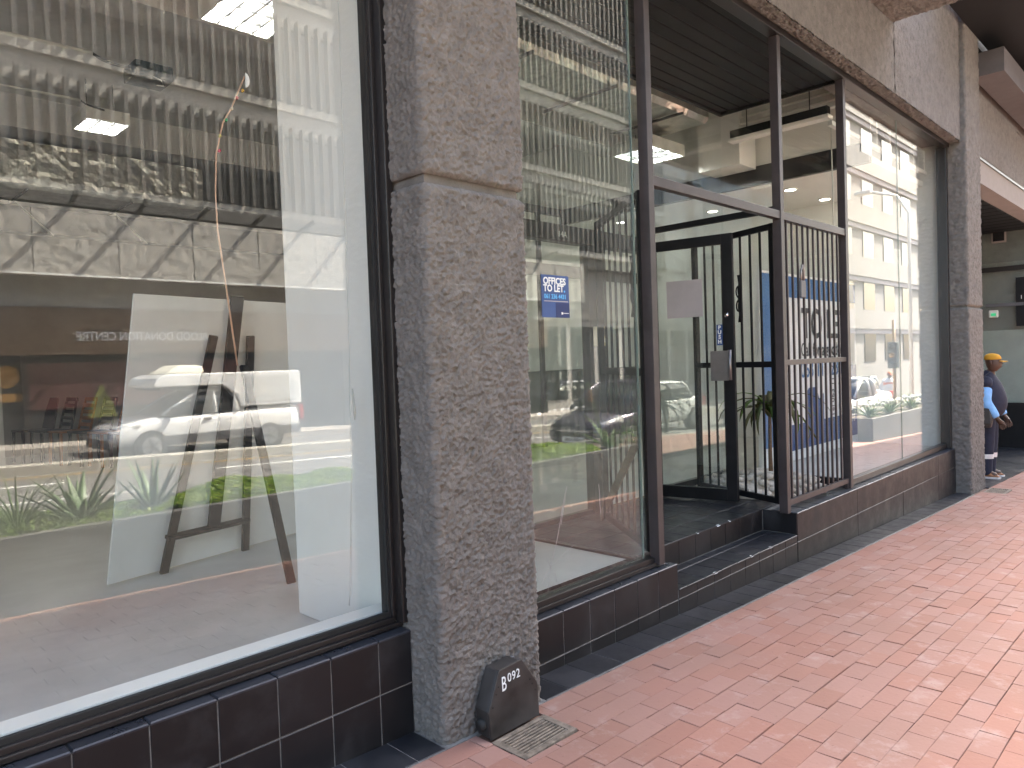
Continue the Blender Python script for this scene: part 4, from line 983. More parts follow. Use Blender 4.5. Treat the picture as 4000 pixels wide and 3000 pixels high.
# hanging string of little lamps and blind cord near the left window
sl = thing('string_light', 'thin copper string light hanging in the left window', 'string light', (1.34, 0.6, 1.4))
sp = [(1.433, 0.6, 2.602), (1.372, 0.6, 2.463), (1.332, 0.6, 2.392), (1.299, 0.6, 2.263), (1.288, 0.6, 2.10), (1.290, 0.6, 1.955), (1.312, 0.6, 1.751), (1.346, 0.6, 1.41)]
MB().tube(sp, 0.0035, 6).build('wire', M_copper, sl, True)
for k, (x, z, c) in enumerate(((1.41, 2.535, (.6,.35,.05)), (1.385, 2.50, (.5,.05,.05)), (1.36, 2.45, (.6,.5,.35)), (1.335, 2.40, (.05,.35,.15)), (1.305, 2.33, (.6,.5,.2)), (1.300, 2.27, (.5,.03,.08)))):
    MB().tube([(x+.008, .597, z), (x+.012, .597, z+.008), (x+.016, .597, z+.012)], [.004, .007, .003], 8).build('bulb', mat('bulb_%d' % k, c, 0.2), sl, True)
MB().loft([[(1.435+.018*math.sin(a), .595, 2.60+.03*math.cos(a)-.012) for a in np.linspace(0, math.pi, 7)], [(1.435+.018*math.sin(a), .599, 2.60+.03*math.cos(a)-.012) for a in np.linspace(0, math.pi, 7)]]).build('tape', M_signw, sl)
bc = thing('blind_cord', 'thin looped blind cord hanging beside the white pillar', 'cord', (1.65, 0.25, 0.4))
MB().tube([(1.677, .25, 3.4), (1.668, .25, 2.4), (1.655, .25, 1.45), (1.640, .25, 0.95), (1.610, .25, 0.47), (1.604, .25, .42), (1.618, .25, .50), (1.640, .25, .95), (1.651, .252, 1.4)], 0.0014, 6).build('cord', M_lampw, bc, True)
MB().tube([(1.662, .25, 1.30), (1.668, .25, 1.20), (1.668, .25, 1.17)], [.003, .006, .002], 8).build('toggle', M_conduit, bc, True)
lp = tag(MB().tube([(1.50+.06*math.cos(a)*1.4, .33+.05*math.sin(a), .205+.004*k) for k, a in enumerate(np.linspace(0, 8.5, 26))], 0.0025, 6).build('cable_loop', M_plastic, None, True), 'thin wire loop lying on the screed by the pillar', 'cable')

# ================================================================ across the street
oa = thing('opposite_building', 'weathered concrete building opposite with fins, fascia and donation centre sign', 'building', (5, -18, -0.5))
YF = -17.8
B('wall', (-14, -26, -1.5), (23, -18.3, 5.6), M_finback, oa)
B('upper_wall', (-14, -26, 5.6), (36, -18.3, 19.4), M_finback, oa)
B('shop_glass', (-14, -18.28, -1.2), (23, -18.05, 1.95), M_dglass, oa)
B('red_interior', (4.2, -18.04, 0.62), (9.6, -18.0, 1.75), M_red, oa)
for x in (-2, 1.2, 4.2, 9.7, 13, 16.5, 20): B('shopfront_post', (x, -18.03, -1.2), (x+.12, -17.93, 1.95), M_frame, oa)
for k in range(9): B('cladding_board', (-14, -18.04, 1.955+k*.128), (23, -17.96, 1.955+k*.128+.122), M_wood, oa)
B('sign_soffit', (-14, -18.28, 3.12), (23, -18.06, 3.84), M_dwall, oa)
# board marked fascia in cast panels
x = -14.0; k = 0
while x < 22.9:
    w = 1.84; rough_panel(oa, 'fascia_panel', (x, -17.2, 3.86), UX, UZ, w-.02, 1.58, (0, 1, 0), 0.06, 0.02, 70+k, M_rawcon, 0.16); x += w; k += 1
B('fascia_core', (-14, -18.3, 3.85), (23, -17.215, 5.44), M_rawcon, oa)
B('fascia_drip', (-14, -17.215, 3.80), (23, -17.15, 3.845), M_paint, oa)
B('gap_beam', (-14, -18.3, 5.62), (23, -17.75, 5.95), M_fin, oa)
x = -13.0
while x < 22.5:
    MB().bar((x, -17.3, 5.50), (x-0.15, -16.2, 5.62), .09, .09).build('stay_rod', M_fin, oa); x += 1.52
fm = MB().box((-.05, -.22, 0), (.05, .0, 2.55)).mesh('fin'); fm.materials.append(M_fin)
fst = MB()
for s in range(4):
    z0 = 6.2+s*3.3
    B('floor_band', (-14, -18.3, z0-.24), (36, -17.95, z0), M_rawcon, oa)
    B('fin_backing', (-14, -18.3, z0+2.35), (36, -18.1, z0+3.05), M_rawcon, oa)
    B('ribbon_window', (-14, -18.29, z0+.9), (36, -18.22, z0+2.34), M_dglass, oa)
    k = 0; x = 0.0
    while x < 35.8:
        if (s < 2 and x < 12) or x > 16.5:
            o = bpy.data.objects.new('fin', fm); COL.objects.link(o); o.parent = oa; o.location = Vector((x, -17.85, z0+.02))-Vector(oa.location)
        else: fst.box((x-.05, -18.07, z0+.02), (x+.05, -17.85, z0+2.57))
        x += 0.34
stuff(fst.build('fin_row', M_fin, oa))
text('lettering', 'BLOOD DONATION CENTRE', 0.31, (8.66, -17.95, 2.30), (-1, 0, 0), UZ, M_signw, oa, bold=0.004, depth=0.02, sx=0.80)
ac = thing('decal', 'round amber decal on the donation centre glass', 'decal', (4.6, -18.03, 1.5))
MB().tube([(3.9, -18.03, 1.45), (3.9, -17.99, 1.45)], 0.28, 8).build('disc', M_amber, ac); B('caption', (3.6, -18.03, 0.85), (4.2, -17.99, 1.05), M_amber, ac)
dc = tag(MB().loft([[(5.9-.35, -18.0+.02, .35), (5.9+.35, -18.0+.02, .35), (5.9+.25, -17.98, .7), (5.9, -17.98, 1.2), (5.9-.25, -17.98, .7)], [(5.9-.35, -17.96, .35), (5.9+.35, -17.96, .35), (5.9+.25, -17.96, .7), (5.9, -17.96, 1.2), (5.9-.25, -17.96, .7)]]).build('drop_decal', mat('decal_green', (.10, .11, .015), .6)), 'yellow green drop shaped decal on the donation centre glass', 'decal')

oc = thing('opposite_building', 'dark glazed building across the street past the concrete one', 'building', (32, -20, -1))
B('wall', (23.3, -30, -3), (42, -19, 5.55), M_dwall, oc)
B('rear_block', (36.2, -30, 5.6), (42, -19, 22), M_dwall, oc)
for k in range(9): B('window', (23.8+k*2.0, -19.02, -0.4), (25.4+k*2.0, -18.96, 2.9), M_dglass, oc)
B('band', (23.3, -19.02, 3.2), (42, -18.9, 3.7), M_rawcon, oc)
ob = thing('opposite_building', 'tall cream panelled corner building far down the street', 'building', (52, -18, -2))
B('wall', (43.5, -34, -4), (70, -14.2, 24), M_cream, ob)
for s in range(7):
    z = 0.6+s*3.3
    B('band', (43.2, -34, z+2.1), (70, -13.9, z+3.3), M_cream, ob)
    B('lower_band', (43.3, -34, z+1.8), (70, -14.0, z+2.095), M_lav, ob)  # lavender strip set back below each cream band
    for k in range(6):
        B('window', (45.4+k*3.9, -14.21, z), (47.4+k*3.9, -14.15, z+1.79), M_dglass, ob)
    for k in range(4):
        B('window', (43.44, -16.2-k*4-1.8, z), (43.49, -16.2-k*4, z+1.79), M_dglass, ob)
    B('pier', (43.25, -15.2, z-.0), (44.7, -13.95, z+1.79), M_cream, ob)
# lamp post and traffic signal on the near kerb
tp = thing('traffic_signal', 'traffic signal pole on the far kerb corner', 'traffic light', (25.4, -5.2, ground(25.4)))
MB().tube([(25.4, -5.2, -1), (25.4, -5.2, 2.3)], 0.05, 10).build('pole', M_amber, tp, True)
B('signal_head', (25.2, -5.35, 0.75), (25.45, -5.06, 1.6), M_boxgreen, tp, 0.03)
for k in range(3): MB().tube([(25.19, -5.2, .9+.27*k), (25.15, -5.2, .9+.27*k)], .09, 12).build('lens', [M_boxgreen, M_amber, M_black][k], tp, True)
lpz = thing('street_lamp', 'slender pale street lamp post beside the traffic signal', 'street lamp', (27.5, -5.3, -1))
MB().tube([(27.5, -5.3, -1), (27.5, -5.3, 6), (27.3, -5.6, 6.6), (26.9, -6.3, 6.8)], [.07, .055, .05, .045], 10).build('post', M_lampw, lpz, True)
B('lamp_head', (26.7, -6.8, 6.74), (27.0, -6.25, 6.86), M_lampw, lpz, 0.03)

# ---------------------------------------------------------------- planters and plants
def planter(label, x0, x1, y0, y1, zt):
    t = thing('planter', label, 'planter', ((x0+x1)/2, (y0+y1)/2, ground((x0+x1)/2)), group='grey planter troughs on the pavement')
    b = min(ground(x0), ground(x1))-0.03
    for a, c in (((x0, y1-.06), (x1, y1)), ((x0, y0), (x1, y0+.06)), ((x0, y0+.061), (x0+.06, y1-.061)), ((x1-.06, y0+.061), (x1, y1-.061))):
        B('side', (*a, b), (*c, zt), M_planter, t, 0.006)
    B('soil', (x0+.06, y0+.06, b), (x1-.06, y1-.06, zt-.05), M_soil, t)
planter('near grey trough planter with aloes and low hedge', -1.6, 3.75, -3.55, -2.70, 0.44)
planter('second grey trough planter with bright hedge and flowering aloe', 5.0, 9.3, -3.55, -2.70, 0.32)
planter('far grey trough planter with white flowers', 16.2, 21.5, -3.65, -2.85, -0.08)
def aloe(label, x, y, z, n, L, m, wid, seed, lift=(0.55, 1.35), droop=(0.1, 0.7), cat='aloe'):
    r = random.Random(seed); t = thing('aloe_plant', label, cat, (x, y, z))
    for k in range(n):
        az = k*2.399+r.uniform(-.2, .2); lf = lift[0]+(lift[1]-lift[0])*(k/n)+r.uniform(-.1, .1)
        strap_leaf((x+.02*math.cos(az), y+.02*math.sin(az), z), az, L*r.uniform(.75, 1.1), lf, r.uniform(*droop), wid*r.uniform(.8, 1.1), 0.55).build('leaf', m, t, True)
    return t
aloe('broad leaved aloe in the middle of the near planter', 1.42, -3.0, 0.42, 18, 0.43, M_aloe, 0.040, 1)
aloe('upright aloe next to the hedge in the near planter', 1.88, -3.0, 0.42, 14, 0.43, M_aloe, 0.032, 2, (0.8, 1.5), (0.0, 0.3))
aloe('grassy strap leaved plant at the end of the near planter', 1.05, -2.95, 0.42, 44, 0.46, M_strap, 0.010, 3, (0.6, 1.4), (0.5, 1.8), 'plant')
aloe('grassy strap leaved plant in the near planter corner', 0.72, -3.05, 0.42, 40, 0.42, M_strap, 0.010, 13, (0.6, 1.4), (0.5, 1.8), 'plant')
fa = aloe('flowering aloe in the second planter', 7.25, -3.0, 0.27, 18, 0.50, M_strap, 0.028, 4, (0.4, 1.3), (0.2, 1.0))
MB().tube([(7.20, -3.0, .27), (7.05, -2.98, .6), (6.86, -2.95, 1.0), (6.82, -2.95, 1.12)], [.01, .009, .008, .004], 6).build('flower_stalk', M_strap, fa, True)
rr = random.Random(4)
for k in range(18):
    z = .88+.013*k; a = k*2.4; MB().tube([(6.87-.003*k, -2.95, z), (6.87-.003*k+.04*math.cos(a), -2.95+.04*math.sin(a), z-.012)], [.004, .008], 6).build('floret', M_flower if k < 12 else M_strap, fa, True)
aloe('leafy strap plant at the end of the second planter', 8.1, -3.05, 0.27, 24, 0.48, M_strap, 0.02, 6, (0.5, 1.3), (0.5, 1.4), 'plant')
for k, (x, lab) in enumerate(((16.9, 'near'), (18.2, 'middle'), (19.8, 'end'))):
    a = aloe(lab+' clump of strap leaves with white flowers in the far planter', x, -3.15, -0.12, 40, 0.55, M_strap, 0.022, 20+k, (0.4, 1.4), (0.4, 1.5), 'plant')
    for q in range(14):
        an = q*2.4; rad = .1+.03*(q % 6); MB().tube([(x+rad*math.cos(an)*2, -3.15+rad*math.sin(an), .12), (x+rad*math.cos(an)*2, -3.15+rad*math.sin(an), .18), (x+rad*math.cos(an)*2, -3.15+rad*math.sin(an), .21)], [.012, .04, .01], 6).build('flower', M_wflower, a, True)
def hedge(label, x0, x1, yc, hw, z, h, n, seed):
    r = np.random.RandomState(seed); V = []; F = []
    for k in range(n):
        x = r.uniform(x0, x1); e = min(1, (x-x0)/.25, (x1-x)/.25)**.5
        a = r.uniform(0, math.pi); rad = r.uniform(.55, 1)**.6
        bump = 0.75+0.25*math.sin(x*5.1+seed)+0.12*math.sin(x*13)
        p = np.array([x, yc+hw*rad*math.cos(a)*e, z+h*bump*rad*math.sin(a)*e])
        s = r.uniform(.011, .021); u = r.normal(size=3); u /= np.linalg.norm(u); w = np.cross(u, r.normal(size=3)); w /= np.linalg.norm(w)
        i = len(V); V += [tuple(p-u*s*1.3), tuple(p+w*s*.7), tuple(p+u*s*1.3), tuple(p-w*s*.7)]; F.append((i, i+1, i+2, i+3))
    me = bpy.data.meshes.new('hedge'); me.from_pydata(V, [], F); me.update(); return stuff(link('hedge', me, M_hedge), label)
hedge('low bright green hedge filling the near planter', 2.05, 3.68, -3.12, .38, .40, .14, 9000, 1)
hedge('mounded lime green hedge in the second planter', 5.05, 7.0, -3.1, .38, .28, .17, 10000, 2)
hedge('dark ground cover under the aloes', 0.2, 2.0, -3.1, .36, .42, .09, 3500, 3)

# ---------------------------------------------------------------- vehicles
def rrect(x0, x1, hw, z, n=5, r=0.25):
    pts = []
    for cx, cy, a0 in ((x1-r, hw-r, 0), (x0+r, hw-r, 1), (x0+r, -hw+r, 2), (x1-r, -hw+r, 3)):
        for k in range(n): a = (a0+k/(n-1))*math.pi/2; pts.append(Vector((cx+r*math.cos(a), cy+r*math.sin(a), z)))
    return pts
def wheel(t, x, y, r, w):
    s = 1 if y > 0 else -1
    wh = MB().tube([(x, y-s*w, r), (x, y-s*w*.9, r), (x, y-s*.02, r), (x, y, r)], [r*.9, r, r, r*.92], 24).build('wheel', M_tyre, t, True, local=True)
    MB().tube([(x, y-s*.03, r), (x, y+s*.004, r), (x, y+s*.008, r)], [r*.66, r*.66, r*.60], 20).build('rim', M_rim, wh, False, local=True)
    for k in range(5):
        a = k*2*math.pi/5; MB().bar((x, y+s*.010, r), (x+r*.6*math.cos(a), y+s*.010, r+r*.6*math.sin(a)), r*.16, .012, (0, 1, 0)).build('spoke', M_plastic, wh, local=True)
def body_loft(stations):
    rings = []
    for x, zb, zt, hw in stations:
        half = [(hw*.80, zb), (hw*.97, zb+.06), (hw, zb+(zt-zb)*.38), (hw*.985, zb+(zt-zb)*.72), (hw*.93, zt-.03), (hw*.70, zt+.0), (hw*.3, zt+.015)]
        rings.append([Vector((x, y, z)) for y, z in half]+[Vector((x, -y, z)) for y, z in half[::-1]])
    return MB().loft(rings)
def arch(t, x, hw, r):
    for s in (-1, 1):
        MB().tube([(x, s*(hw*.80), r*.98), (x, s*(hw+.004), r*.98)], r*1.16, 28).build('wheel_arch', M_rubber, t, local=True)
def car(label, loc, rz, paint, kind, plate=None, group=None):
    t = thing('parked_car', label, 'car', loc, rz, group)
    if kind == 'hatch': L, hw, sx0, sx1, top = 3.95, .85, -1.72, 1.28, 1.50
    else: L, hw, sx0, sx1, top = 4.4, .88, -1.55, 1.15, 1.43
    F = L/2; b = .93
    st_ = [(-F, .42, .74, hw*.80), (-F+.10, .30, .92, hw*.93), (-F+.6, .22, .98 if kind == 'hatch' else .97, hw), (-.3, .20, b+.03, hw), (.6, .20, b+.02, hw), (1.05, .22, b, hw*.99), (F-.55, .24, .86, hw*.96), (F-.18, .26, .76, hw*.90), (F-.03, .30, .66, hw*.80), (F, .36, .56, hw*.74)]
    body_loft(st_).build('body', paint, t, True, sub=1, local=True)
    base = rrect(sx0, sx1, hw*.93, b, r=.22); mid = rrect(sx0+.28, sx1-.62, hw*.84, b+(top-b)*.62, r=.2); topr = rrect(sx0+.42, sx1-.98, hw*.74, top-.05, r=.2)
    cab = MB().loft([base, mid, topr]).build('window_band', M_carglass, t, True, local=True)
    rf = MB().loft([rrect(sx0+.38, sx1-.92, hw*.765, top-.07, r=.2), rrect(sx0+.42, sx1-.97, hw*.75, top-.02, r=.2), rrect(sx0+.65, sx1-1.2, hw*.55, top+.02, r=.2)]).build('roof', paint, t, True, local=True)
    for s in (-1, 1):
        MB().tube([(sx1-.12, s*hw*.86, b), (sx1-.68, s*hw*.80, b+(top-b)*.62), (sx1-1.02, s*hw*.72, top-.04)], .035, 6).build('pillar', paint, t, True, local=True)
        MB().tube([(sx0+.12, s*hw*.87, b), (sx0+.33, s*hw*.80, b+(top-b)*.62), (sx0+.46, s*hw*.72, top-.04)], .055, 6).build('pillar', paint, t, True, local=True)
        MB().tube([(-.25, s*hw*.935, b), (-.22, s*hw*.85, b+(top-b)*.62), (-.2, s*hw*.75, top-.05)], .035, 6).build('pillar', M_black, t, True, local=True)
        mr = MB().loft([[Vector((.72+dx*.5, s*(hw*.96+dy), b+.07+dz)) for dx, dy, dz in ((-.12, .02, -.03), (.14, .02, -.03), (.14, .02, .07), (-.12, .02, .09))], [Vector((.70+dx*.5, s*(hw*.96+.16), b+.09+dz)) for dx, dz in ((-.10, -.02), (.10, -.02), (.10, .06), (-.10, .07))]]).build('mirror', paint, t, local=True, bevel=.02)
        hl = MB().loft([[Vector((F-.62, s*hw*.88, .70)), Vector((F-.62, s*hw*.95, .72)), Vector((F-.62, s*hw*.93, .84)), Vector((F-.62, s*hw*.85, .84))], [Vector((F-.06, s*hw*.48, .62)), Vector((F-.10, s*hw*.76, .60)), Vector((F-.16, s*hw*.78, .72)), Vector((F-.12, s*hw*.50, .71))]]).build('headlight', M_lens, t, True, local=True)
        MB().box((-F-.0, s*hw*.62, .62), (-F+.14, s*hw*.92, .90)).build('tail_light', M_tail, t, local=True, bevel=.02)
    MB().box((F-.06, -hw*.5, .54), (F+.012, hw*.5, .58)).build('grille_bar', M_chrome, t, local=True, bevel=.01)
    MB().box((F-.10, -hw*.55, .42), (F+.006, hw*.55, .53)).build('grille', M_black, t, local=True, bevel=.01)
    bd = MB()
    for p, q in (((F+.018, -.07, .535), (F+.018, -.05, .625)), ((F+.018, .07, .535), (F+.018, .05, .625)), ((F+.018, -.06, .58), (F+.018, .06, .58))): bd.bar(p, q, .02, .016)
    bd.build('badge', M_chrome, t, local=True)
    for x in (-F+.78, F-.82):
        arch(t, x, hw*.975, .31)
        for s in (-1, 1): wheel(t, x, s*(hw+.005), .31, .2)
    if plate:
        MB().box((F-.02, -.27, .33), (F+.016, .27, .44)).build('number_plate', M_signw, t, local=True)
        tx = text('plate_lettering', plate, .088, (0, 0, 0), UX, UZ, M_dkgrey, None, 'CENTER', .0008); tx.parent = t
        tx.matrix_local = Matrix.Translation((F+.018, 0, .355)) @ Matrix(((0, 0, 1, 0), (1, 0, 0, 0), (0, 1, 0, 0), (0, 0, 0, 1)))
    return t
RZ = -0.16
def onroad(x): return ground(x)+RZ
def place(o, x, y): o.location = (x, y, onroad(x)); o.rotation_euler = (0, -SLOPE, math.pi)
car('dark hatchback parked opposite, reflected in the middle window', (0, 0, 0), math.pi, M_cardark, 'hatch', 'CAA 16880').location = (11.3+1.97, -6.95, onroad(13.0))
car('white sedan parked behind the dark hatchback', (0, 0, 0), math.pi, M_carwhite, 'sedan').location = (15.9+2.2, -7.6, onroad(18))
car('white hatchback driving past further along the road', (0, 0, 0), math.pi, M_carwhite, 'hatch').location = (33.5, -9.5, onroad(33.5))

def pickup(label, loc, rz, canopy):
    t = thing('pickup_truck', label, 'pickup truck', loc, rz); L, hw = 4.4, .86; F = L/2; b = .95
    st_ = [(-F, .45, .95, hw*.93), (-F+.08, .36, 1.0, hw*.98), (-1.4, .30, 1.0, hw), (-.4, .28, b+.03, hw), (.5, .28, b+.02, hw), (1.0, .28, b, hw*.99), (F-.55, .30, .90, hw*.96), (F-.16, .32, .78, hw*.90), (F-.02, .36, .66, hw*.82), (F, .40, .55, hw*.78)]
    body_loft(st_).build('body', M_carwhite, t, True, sub=1, local=True)
    x0, x1, top = -.55, 1.22, 1.50
    MB().loft([rrect(x0, x1, hw*.93, b, r=.2), rrect(x0+.05, x1-.62, hw*.84, b+.36, r=.2), rrect(x0+.12, x1-.95, hw*.76, top-.05, r=.2)]).build('window_band', M_carglass, t, True, local=True)
    MB().loft([rrect(x0+.08, x1-.90, hw*.785, top-.07, r=.2), rrect(x0+.12, x1-.95, hw*.77, top-.01, r=.2), rrect(x0+.3, x1-1.1, hw*.55, top+.02, r=.2)]).build('roof', M_carwhite, t, True, local=True)
    for s in (-1, 1):
        MB().tube([(x1-.1, s*hw*.87, b), (x1-.66, s*hw*.81, b+.36), (x1-.99, s*hw*.74, top-.04)], .042, 6).build('pillar', M_carwhite, t, True, local=True)
        MB().tube([(-.02, s*hw*.94, b), (-.02, s*hw*.85, b+.36), (-.05, s*hw*.765, top-.05)], .045, 6).build('pillar', M_carwhite, t, True, local=True)
        MB().tube([(x0+.02, s*hw*.93, b), (x0+.08, s*hw*.85, b+.36), (x0+.14, s*hw*.77, top-.05)], .06, 6).build('pillar', M_carwhite, t, True, local=True)
        MB().box((-F+.1, s*(hw+.004), .32), (F-.5, s*(hw-.05), .52)).build('side_moulding', M_plastic, t, local=True, bevel=.01)
        MB().box((.10, s*(hw+.02), .80), (.26, s*(hw-.04), .84)).build('door_handle', M_black, t, local=True, bevel=.01)
        MB().loft([[Vector((.86, s*hw*.95, 1.0)), Vector((.98, s*hw*.95, 1.0)), Vector((.98, s*hw*.95, 1.12)), Vector((.86, s*hw*.95, 1.13))], [Vector((.82, s*(hw+.18), 1.0)), Vector((.92, s*(hw+.18), 1.0)), Vector((.92, s*(hw+.18), 1.13)), Vector((.82, s*(hw+.18), 1.14))]]).build('mirror', M_black, t, local=True, bevel=.02)
        MB().box((-F-.01, s*hw*.80, .62), (-F+.10, s*hw*.97, .98)).build('tail_light', M_tail, t, local=True, bevel=.02)
        MB().loft([[Vector((F-.60, s*hw*.88, .74)), Vector((F-.60, s*hw*.955, .75)), Vector((F-.60, s*hw*.93, .87)), Vector((F-.60, s*hw*.85, .88))], [Vector((F-.05, s*hw*.50, .62)), Vector((F-.09, s*hw*.78, .60)), Vector((F-.14, s*hw*.80, .74)), Vector((F-.10, s*hw*.52, .73))]]).build('headlight', M_lens, t, True, local=True)
    MB().box((F-.16, -hw*.85, .30), (F+.04, hw*.85, .50)).build('bumper', M_plastic, t, local=True, bevel=.04)
    for x in (-F+.92, F-.80):
        arch(t, x, hw*.975, .31)
        for s in (-1, 1): wheel(t, x, s*(hw+.008), .31, .2)
    if canopy:
        # refrigerated box reaching over the cab with a rounded nose, dark skirt and cooler unit
        pr_ = [(-F+.03, 1.03), (-F+.03, 1.78), (-F+.10, 1.84), (1.02, 1.84), (1.22, 1.76), (1.30, 1.62), (1.22, 1.56), (-.18, 1.56), (-.55, 1.30), (-.62, 1.03)]
        MB().prism([(x, -hw*.97, z) for x, z in pr_], (0, hw*1.94, 0)).build('canopy_box', M_carwhite, t, local=True, bevel=.03)
        for s in (-1, 1):
            MB().bar((-.62, s*hw*.90, 1.04), (-.14, s*hw*.90, 1.54), .05, .06).build('canopy_seal', M_black, t, local=True)
            MB().box((-F+.2, s*hw*.965, 1.12), (-.75, s*hw*.98, 1.76)).build('side_panel', mat('canopy_panel', (.62, .64, .65), .4), t, local=True, bevel=.01)
        MB().box((-.15, -hw*.88, 1.49), (1.15, hw*.88, 1.555)).build('canopy_skirt', M_black, t, local=True)
        MB().loft([[Vector((x, y, z)) for x, y, z in ((.05, -.5, 1.845), (.95, -.5, 1.845), (.95, .5, 1.845), (.05, .5, 1.845))], [Vector((x, y, z)) for x, y, z in ((.08, -.46, 2.02), (.62, -.46, 2.04), (.62, .46, 2.04), (.08, .46, 2.02))]]).build('cooler_unit', mat('cooler_cream', (.70, .67, .55), .5), t, local=True, bevel=.05)
    else:
        for s in (-1, 1): MB().tube([(-.62, s*.6, 1.0), (-.62, s*.6, 1.5)], .03, 6).build('load_rail', M_black, t, True, local=True)
        MB().tube([(-.62, -.6, 1.5), (-.62, .6, 1.5)], .03, 6).build('load_rail', M_black, t, True, local=True)
    return t
pickup('white pickup with cooler canopy reflected behind the easel', (7.05, -14.75, onroad(7.05)-.06), math.pi, True)
pickup('white open pickup reflected in the far display window', (23.4, -6.1, onroad(23.4)), math.pi, False)

# ================================================================ people
def ering(c, rx, ry, n=14, tilt=0.0, rot=0.0):
    """ellipse ring; rx along x (front-back), ry along y (side); tilt leans the ring about y"""
    pts = []
    for k in range(n):
        a = 2*math.pi*k/n; p = Vector((rx*math.cos(a), ry*math.sin(a), 0)); p.rotate(Euler((0, tilt, rot))); pts.append(Vector(c)+p)
    return pts
def skin_body(joints, edges, root):
    me = bpy.data.meshes.new('skin_tmp'); names = list(joints); idx = {n: i for i, n in enumerate(names)}
    me.from_pydata([joints[n][0] for n in names], [(idx[a], idx[b]) for a, b in edges], []); me.update()
    o = bpy.data.objects.new('skin_tmp', me); COL.objects.link(o)
    md = o.modifiers.new('skin', 'SKIN'); md.use_smooth_shade = True
    for n, i in idx.items():
        sv = me.skin_vertices[0].data[i]; r = joints[n][1]; sv.radius = (r, r); sv.use_root = (n == root)
    sb_ = o.modifiers.new('sub', 'SUBSURF'); sb_.levels = 2; sb_.render_levels = 2
    dg = bpy.context.evaluated_depsgraph_get(); ev = o.evaluated_get(dg); m2 = ev.to_mesh()
    v = [tuple(p.co) for p in m2.vertices]; f = [tuple(p.vertices) for p in m2.polygons]
    ev.to_mesh_clear(); bpy.data.objects.remove(o); bpy.data.meshes.remove(me); return v, f
def person(label, loc, rz, skin, top, sleeve, trous, shoe, capm=None, bag=False, band=None, vest=None, h=1.64, stoop=0.10, ax=0.03):
    t = thing('person', label, 'person', loc, rz); s = h/1.64
    t.scale = (s, s, s)
    hx = stoop
    # continuous body: torso, limbs and fingers in one surface (clothes sit over it)
    J = {'pel': ((0, 0, .86), .105), 'sp': ((.03, 0, 1.05), .11), 'ch': ((.03+hx*.3, 0, 1.25), .12), 'nk': ((.03+hx*.75, 0, 1.40), .055), 'hd0': ((.05+hx, 0, 1.46), .06)}
    E_ = [('pel', 'sp'), ('sp', 'ch'), ('ch', 'nk'), ('nk', 'hd0')]
    for sg, nm in ((-1, 'r'), (1, 'l')):
        J.update({nm+'sh': ((.03+hx*.3, sg*.17, 1.30), .05), nm+'el': ((ax-.05, sg*.245, 1.03), .040), nm+'wr': ((ax+.07, sg*.225, .825), .028), nm+'pa': ((ax+.10, sg*.21, .77), .032),
                  nm+'hp': ((0, sg*.09, .82), .085), nm+'kn': ((.02, sg*.10, .45), .058), nm+'an': ((-.01, sg*.10, .09), .042), nm+'to': ((.14, sg*.115, .045), .035)})
        E_ += [('ch', nm+'sh'), (nm+'sh', nm+'el'), (nm+'el', nm+'wr'), (nm+'wr', nm+'pa'), ('pel', nm+'hp'), (nm+'hp', nm+'kn'), (nm+'kn', nm+'an'), (nm+'an', nm+'to')]
        for q in range(4):
            bx = ax+.08+.020*q; L_ = (.060, .072, .066, .052)[q]
            J[nm+'f%d' % q] = ((bx+.015, sg*.195, .735), .0095); J[nm+'g%d' % q] = ((bx+.022, sg*.185, .735-L_), .008)
            E_ += [(nm+'pa', nm+'f%d' % q), (nm+'f%d' % q, nm+'g%d' % q)]
        J[nm+'t0'] = ((ax+.135, sg*.185, .77), .011); J[nm+'t1'] = ((ax+.155, sg*.175, .735), .009); E_ += [(nm+'pa', nm+'t0'), (nm+'t0', nm+'t1')]
    v, f = skin_body(J, E_, 'pel')
    b = MB(); b.v = list(v); b.f = list(f)
    cx = .065+hx
    prof = [(1.425, .045, .050, -.005), (1.455, .062, .056, .004), (1.48, .082, .064, .010), (1.505, .090, .070, .010), (1.53, .094, .073, .008), (1.56, .096, .075, .004), (1.59, .094, .074, .0), (1.62, .080, .064, -.004), (1.638, .050, .042, -.006), (1.645, .012, .01, -.006)]
    b.loft([ering((cx+dx, 0, z), rx, ry, 18) for z, rx, ry, dx in prof])
    nx = cx+.098
    b.loft([[Vector((nx-.006, -.008, 1.555)), Vector((nx-.006, .008, 1.555)), Vector((nx+.002, 0, 1.555))], [Vector((nx-.008, -.014, 1.525)), Vector((nx-.008, .014, 1.525)), Vector((nx+.016, 0, 1.522))], [Vector((nx-.010, -.012, 1.512)), Vector((nx-.010, .012, 1.512)), Vector((nx+.004, 0, 1.513))]])
    b.loft([ering((nx-.008, 0, 1.494), .008, .024, 8), ering((nx-.006, 0, 1.488), .010, .026, 8), ering((nx-.009, 0, 1.480), .008, .022, 8)])
    for sg in (-1, 1):
        b.loft([ering((cx-.012, sg*.072, 1.515), .010, .006, 8), ering((cx-.014, sg*.080, 1.535), .018, .008, 8), ering((cx-.016, sg*.080, 1.560), .016, .007, 8), ering((cx-.014, sg*.074, 1.572), .008, .005, 8)])
        b.loft([ering((nx-.014, sg*.030, 1.548), .008, .014, 8), ering((nx-.016, sg*.030, 1.553), .006, .012, 8)])
    bo = b.build('body', skin, t, True, local=True)
    for sg in (-1, 1): MB().tube([(nx-.012, sg*.030, 1.545), (nx-.006, sg*.030, 1.545)], [.009, .006], 8).build('eye', M_rubber, bo, True, local=True)
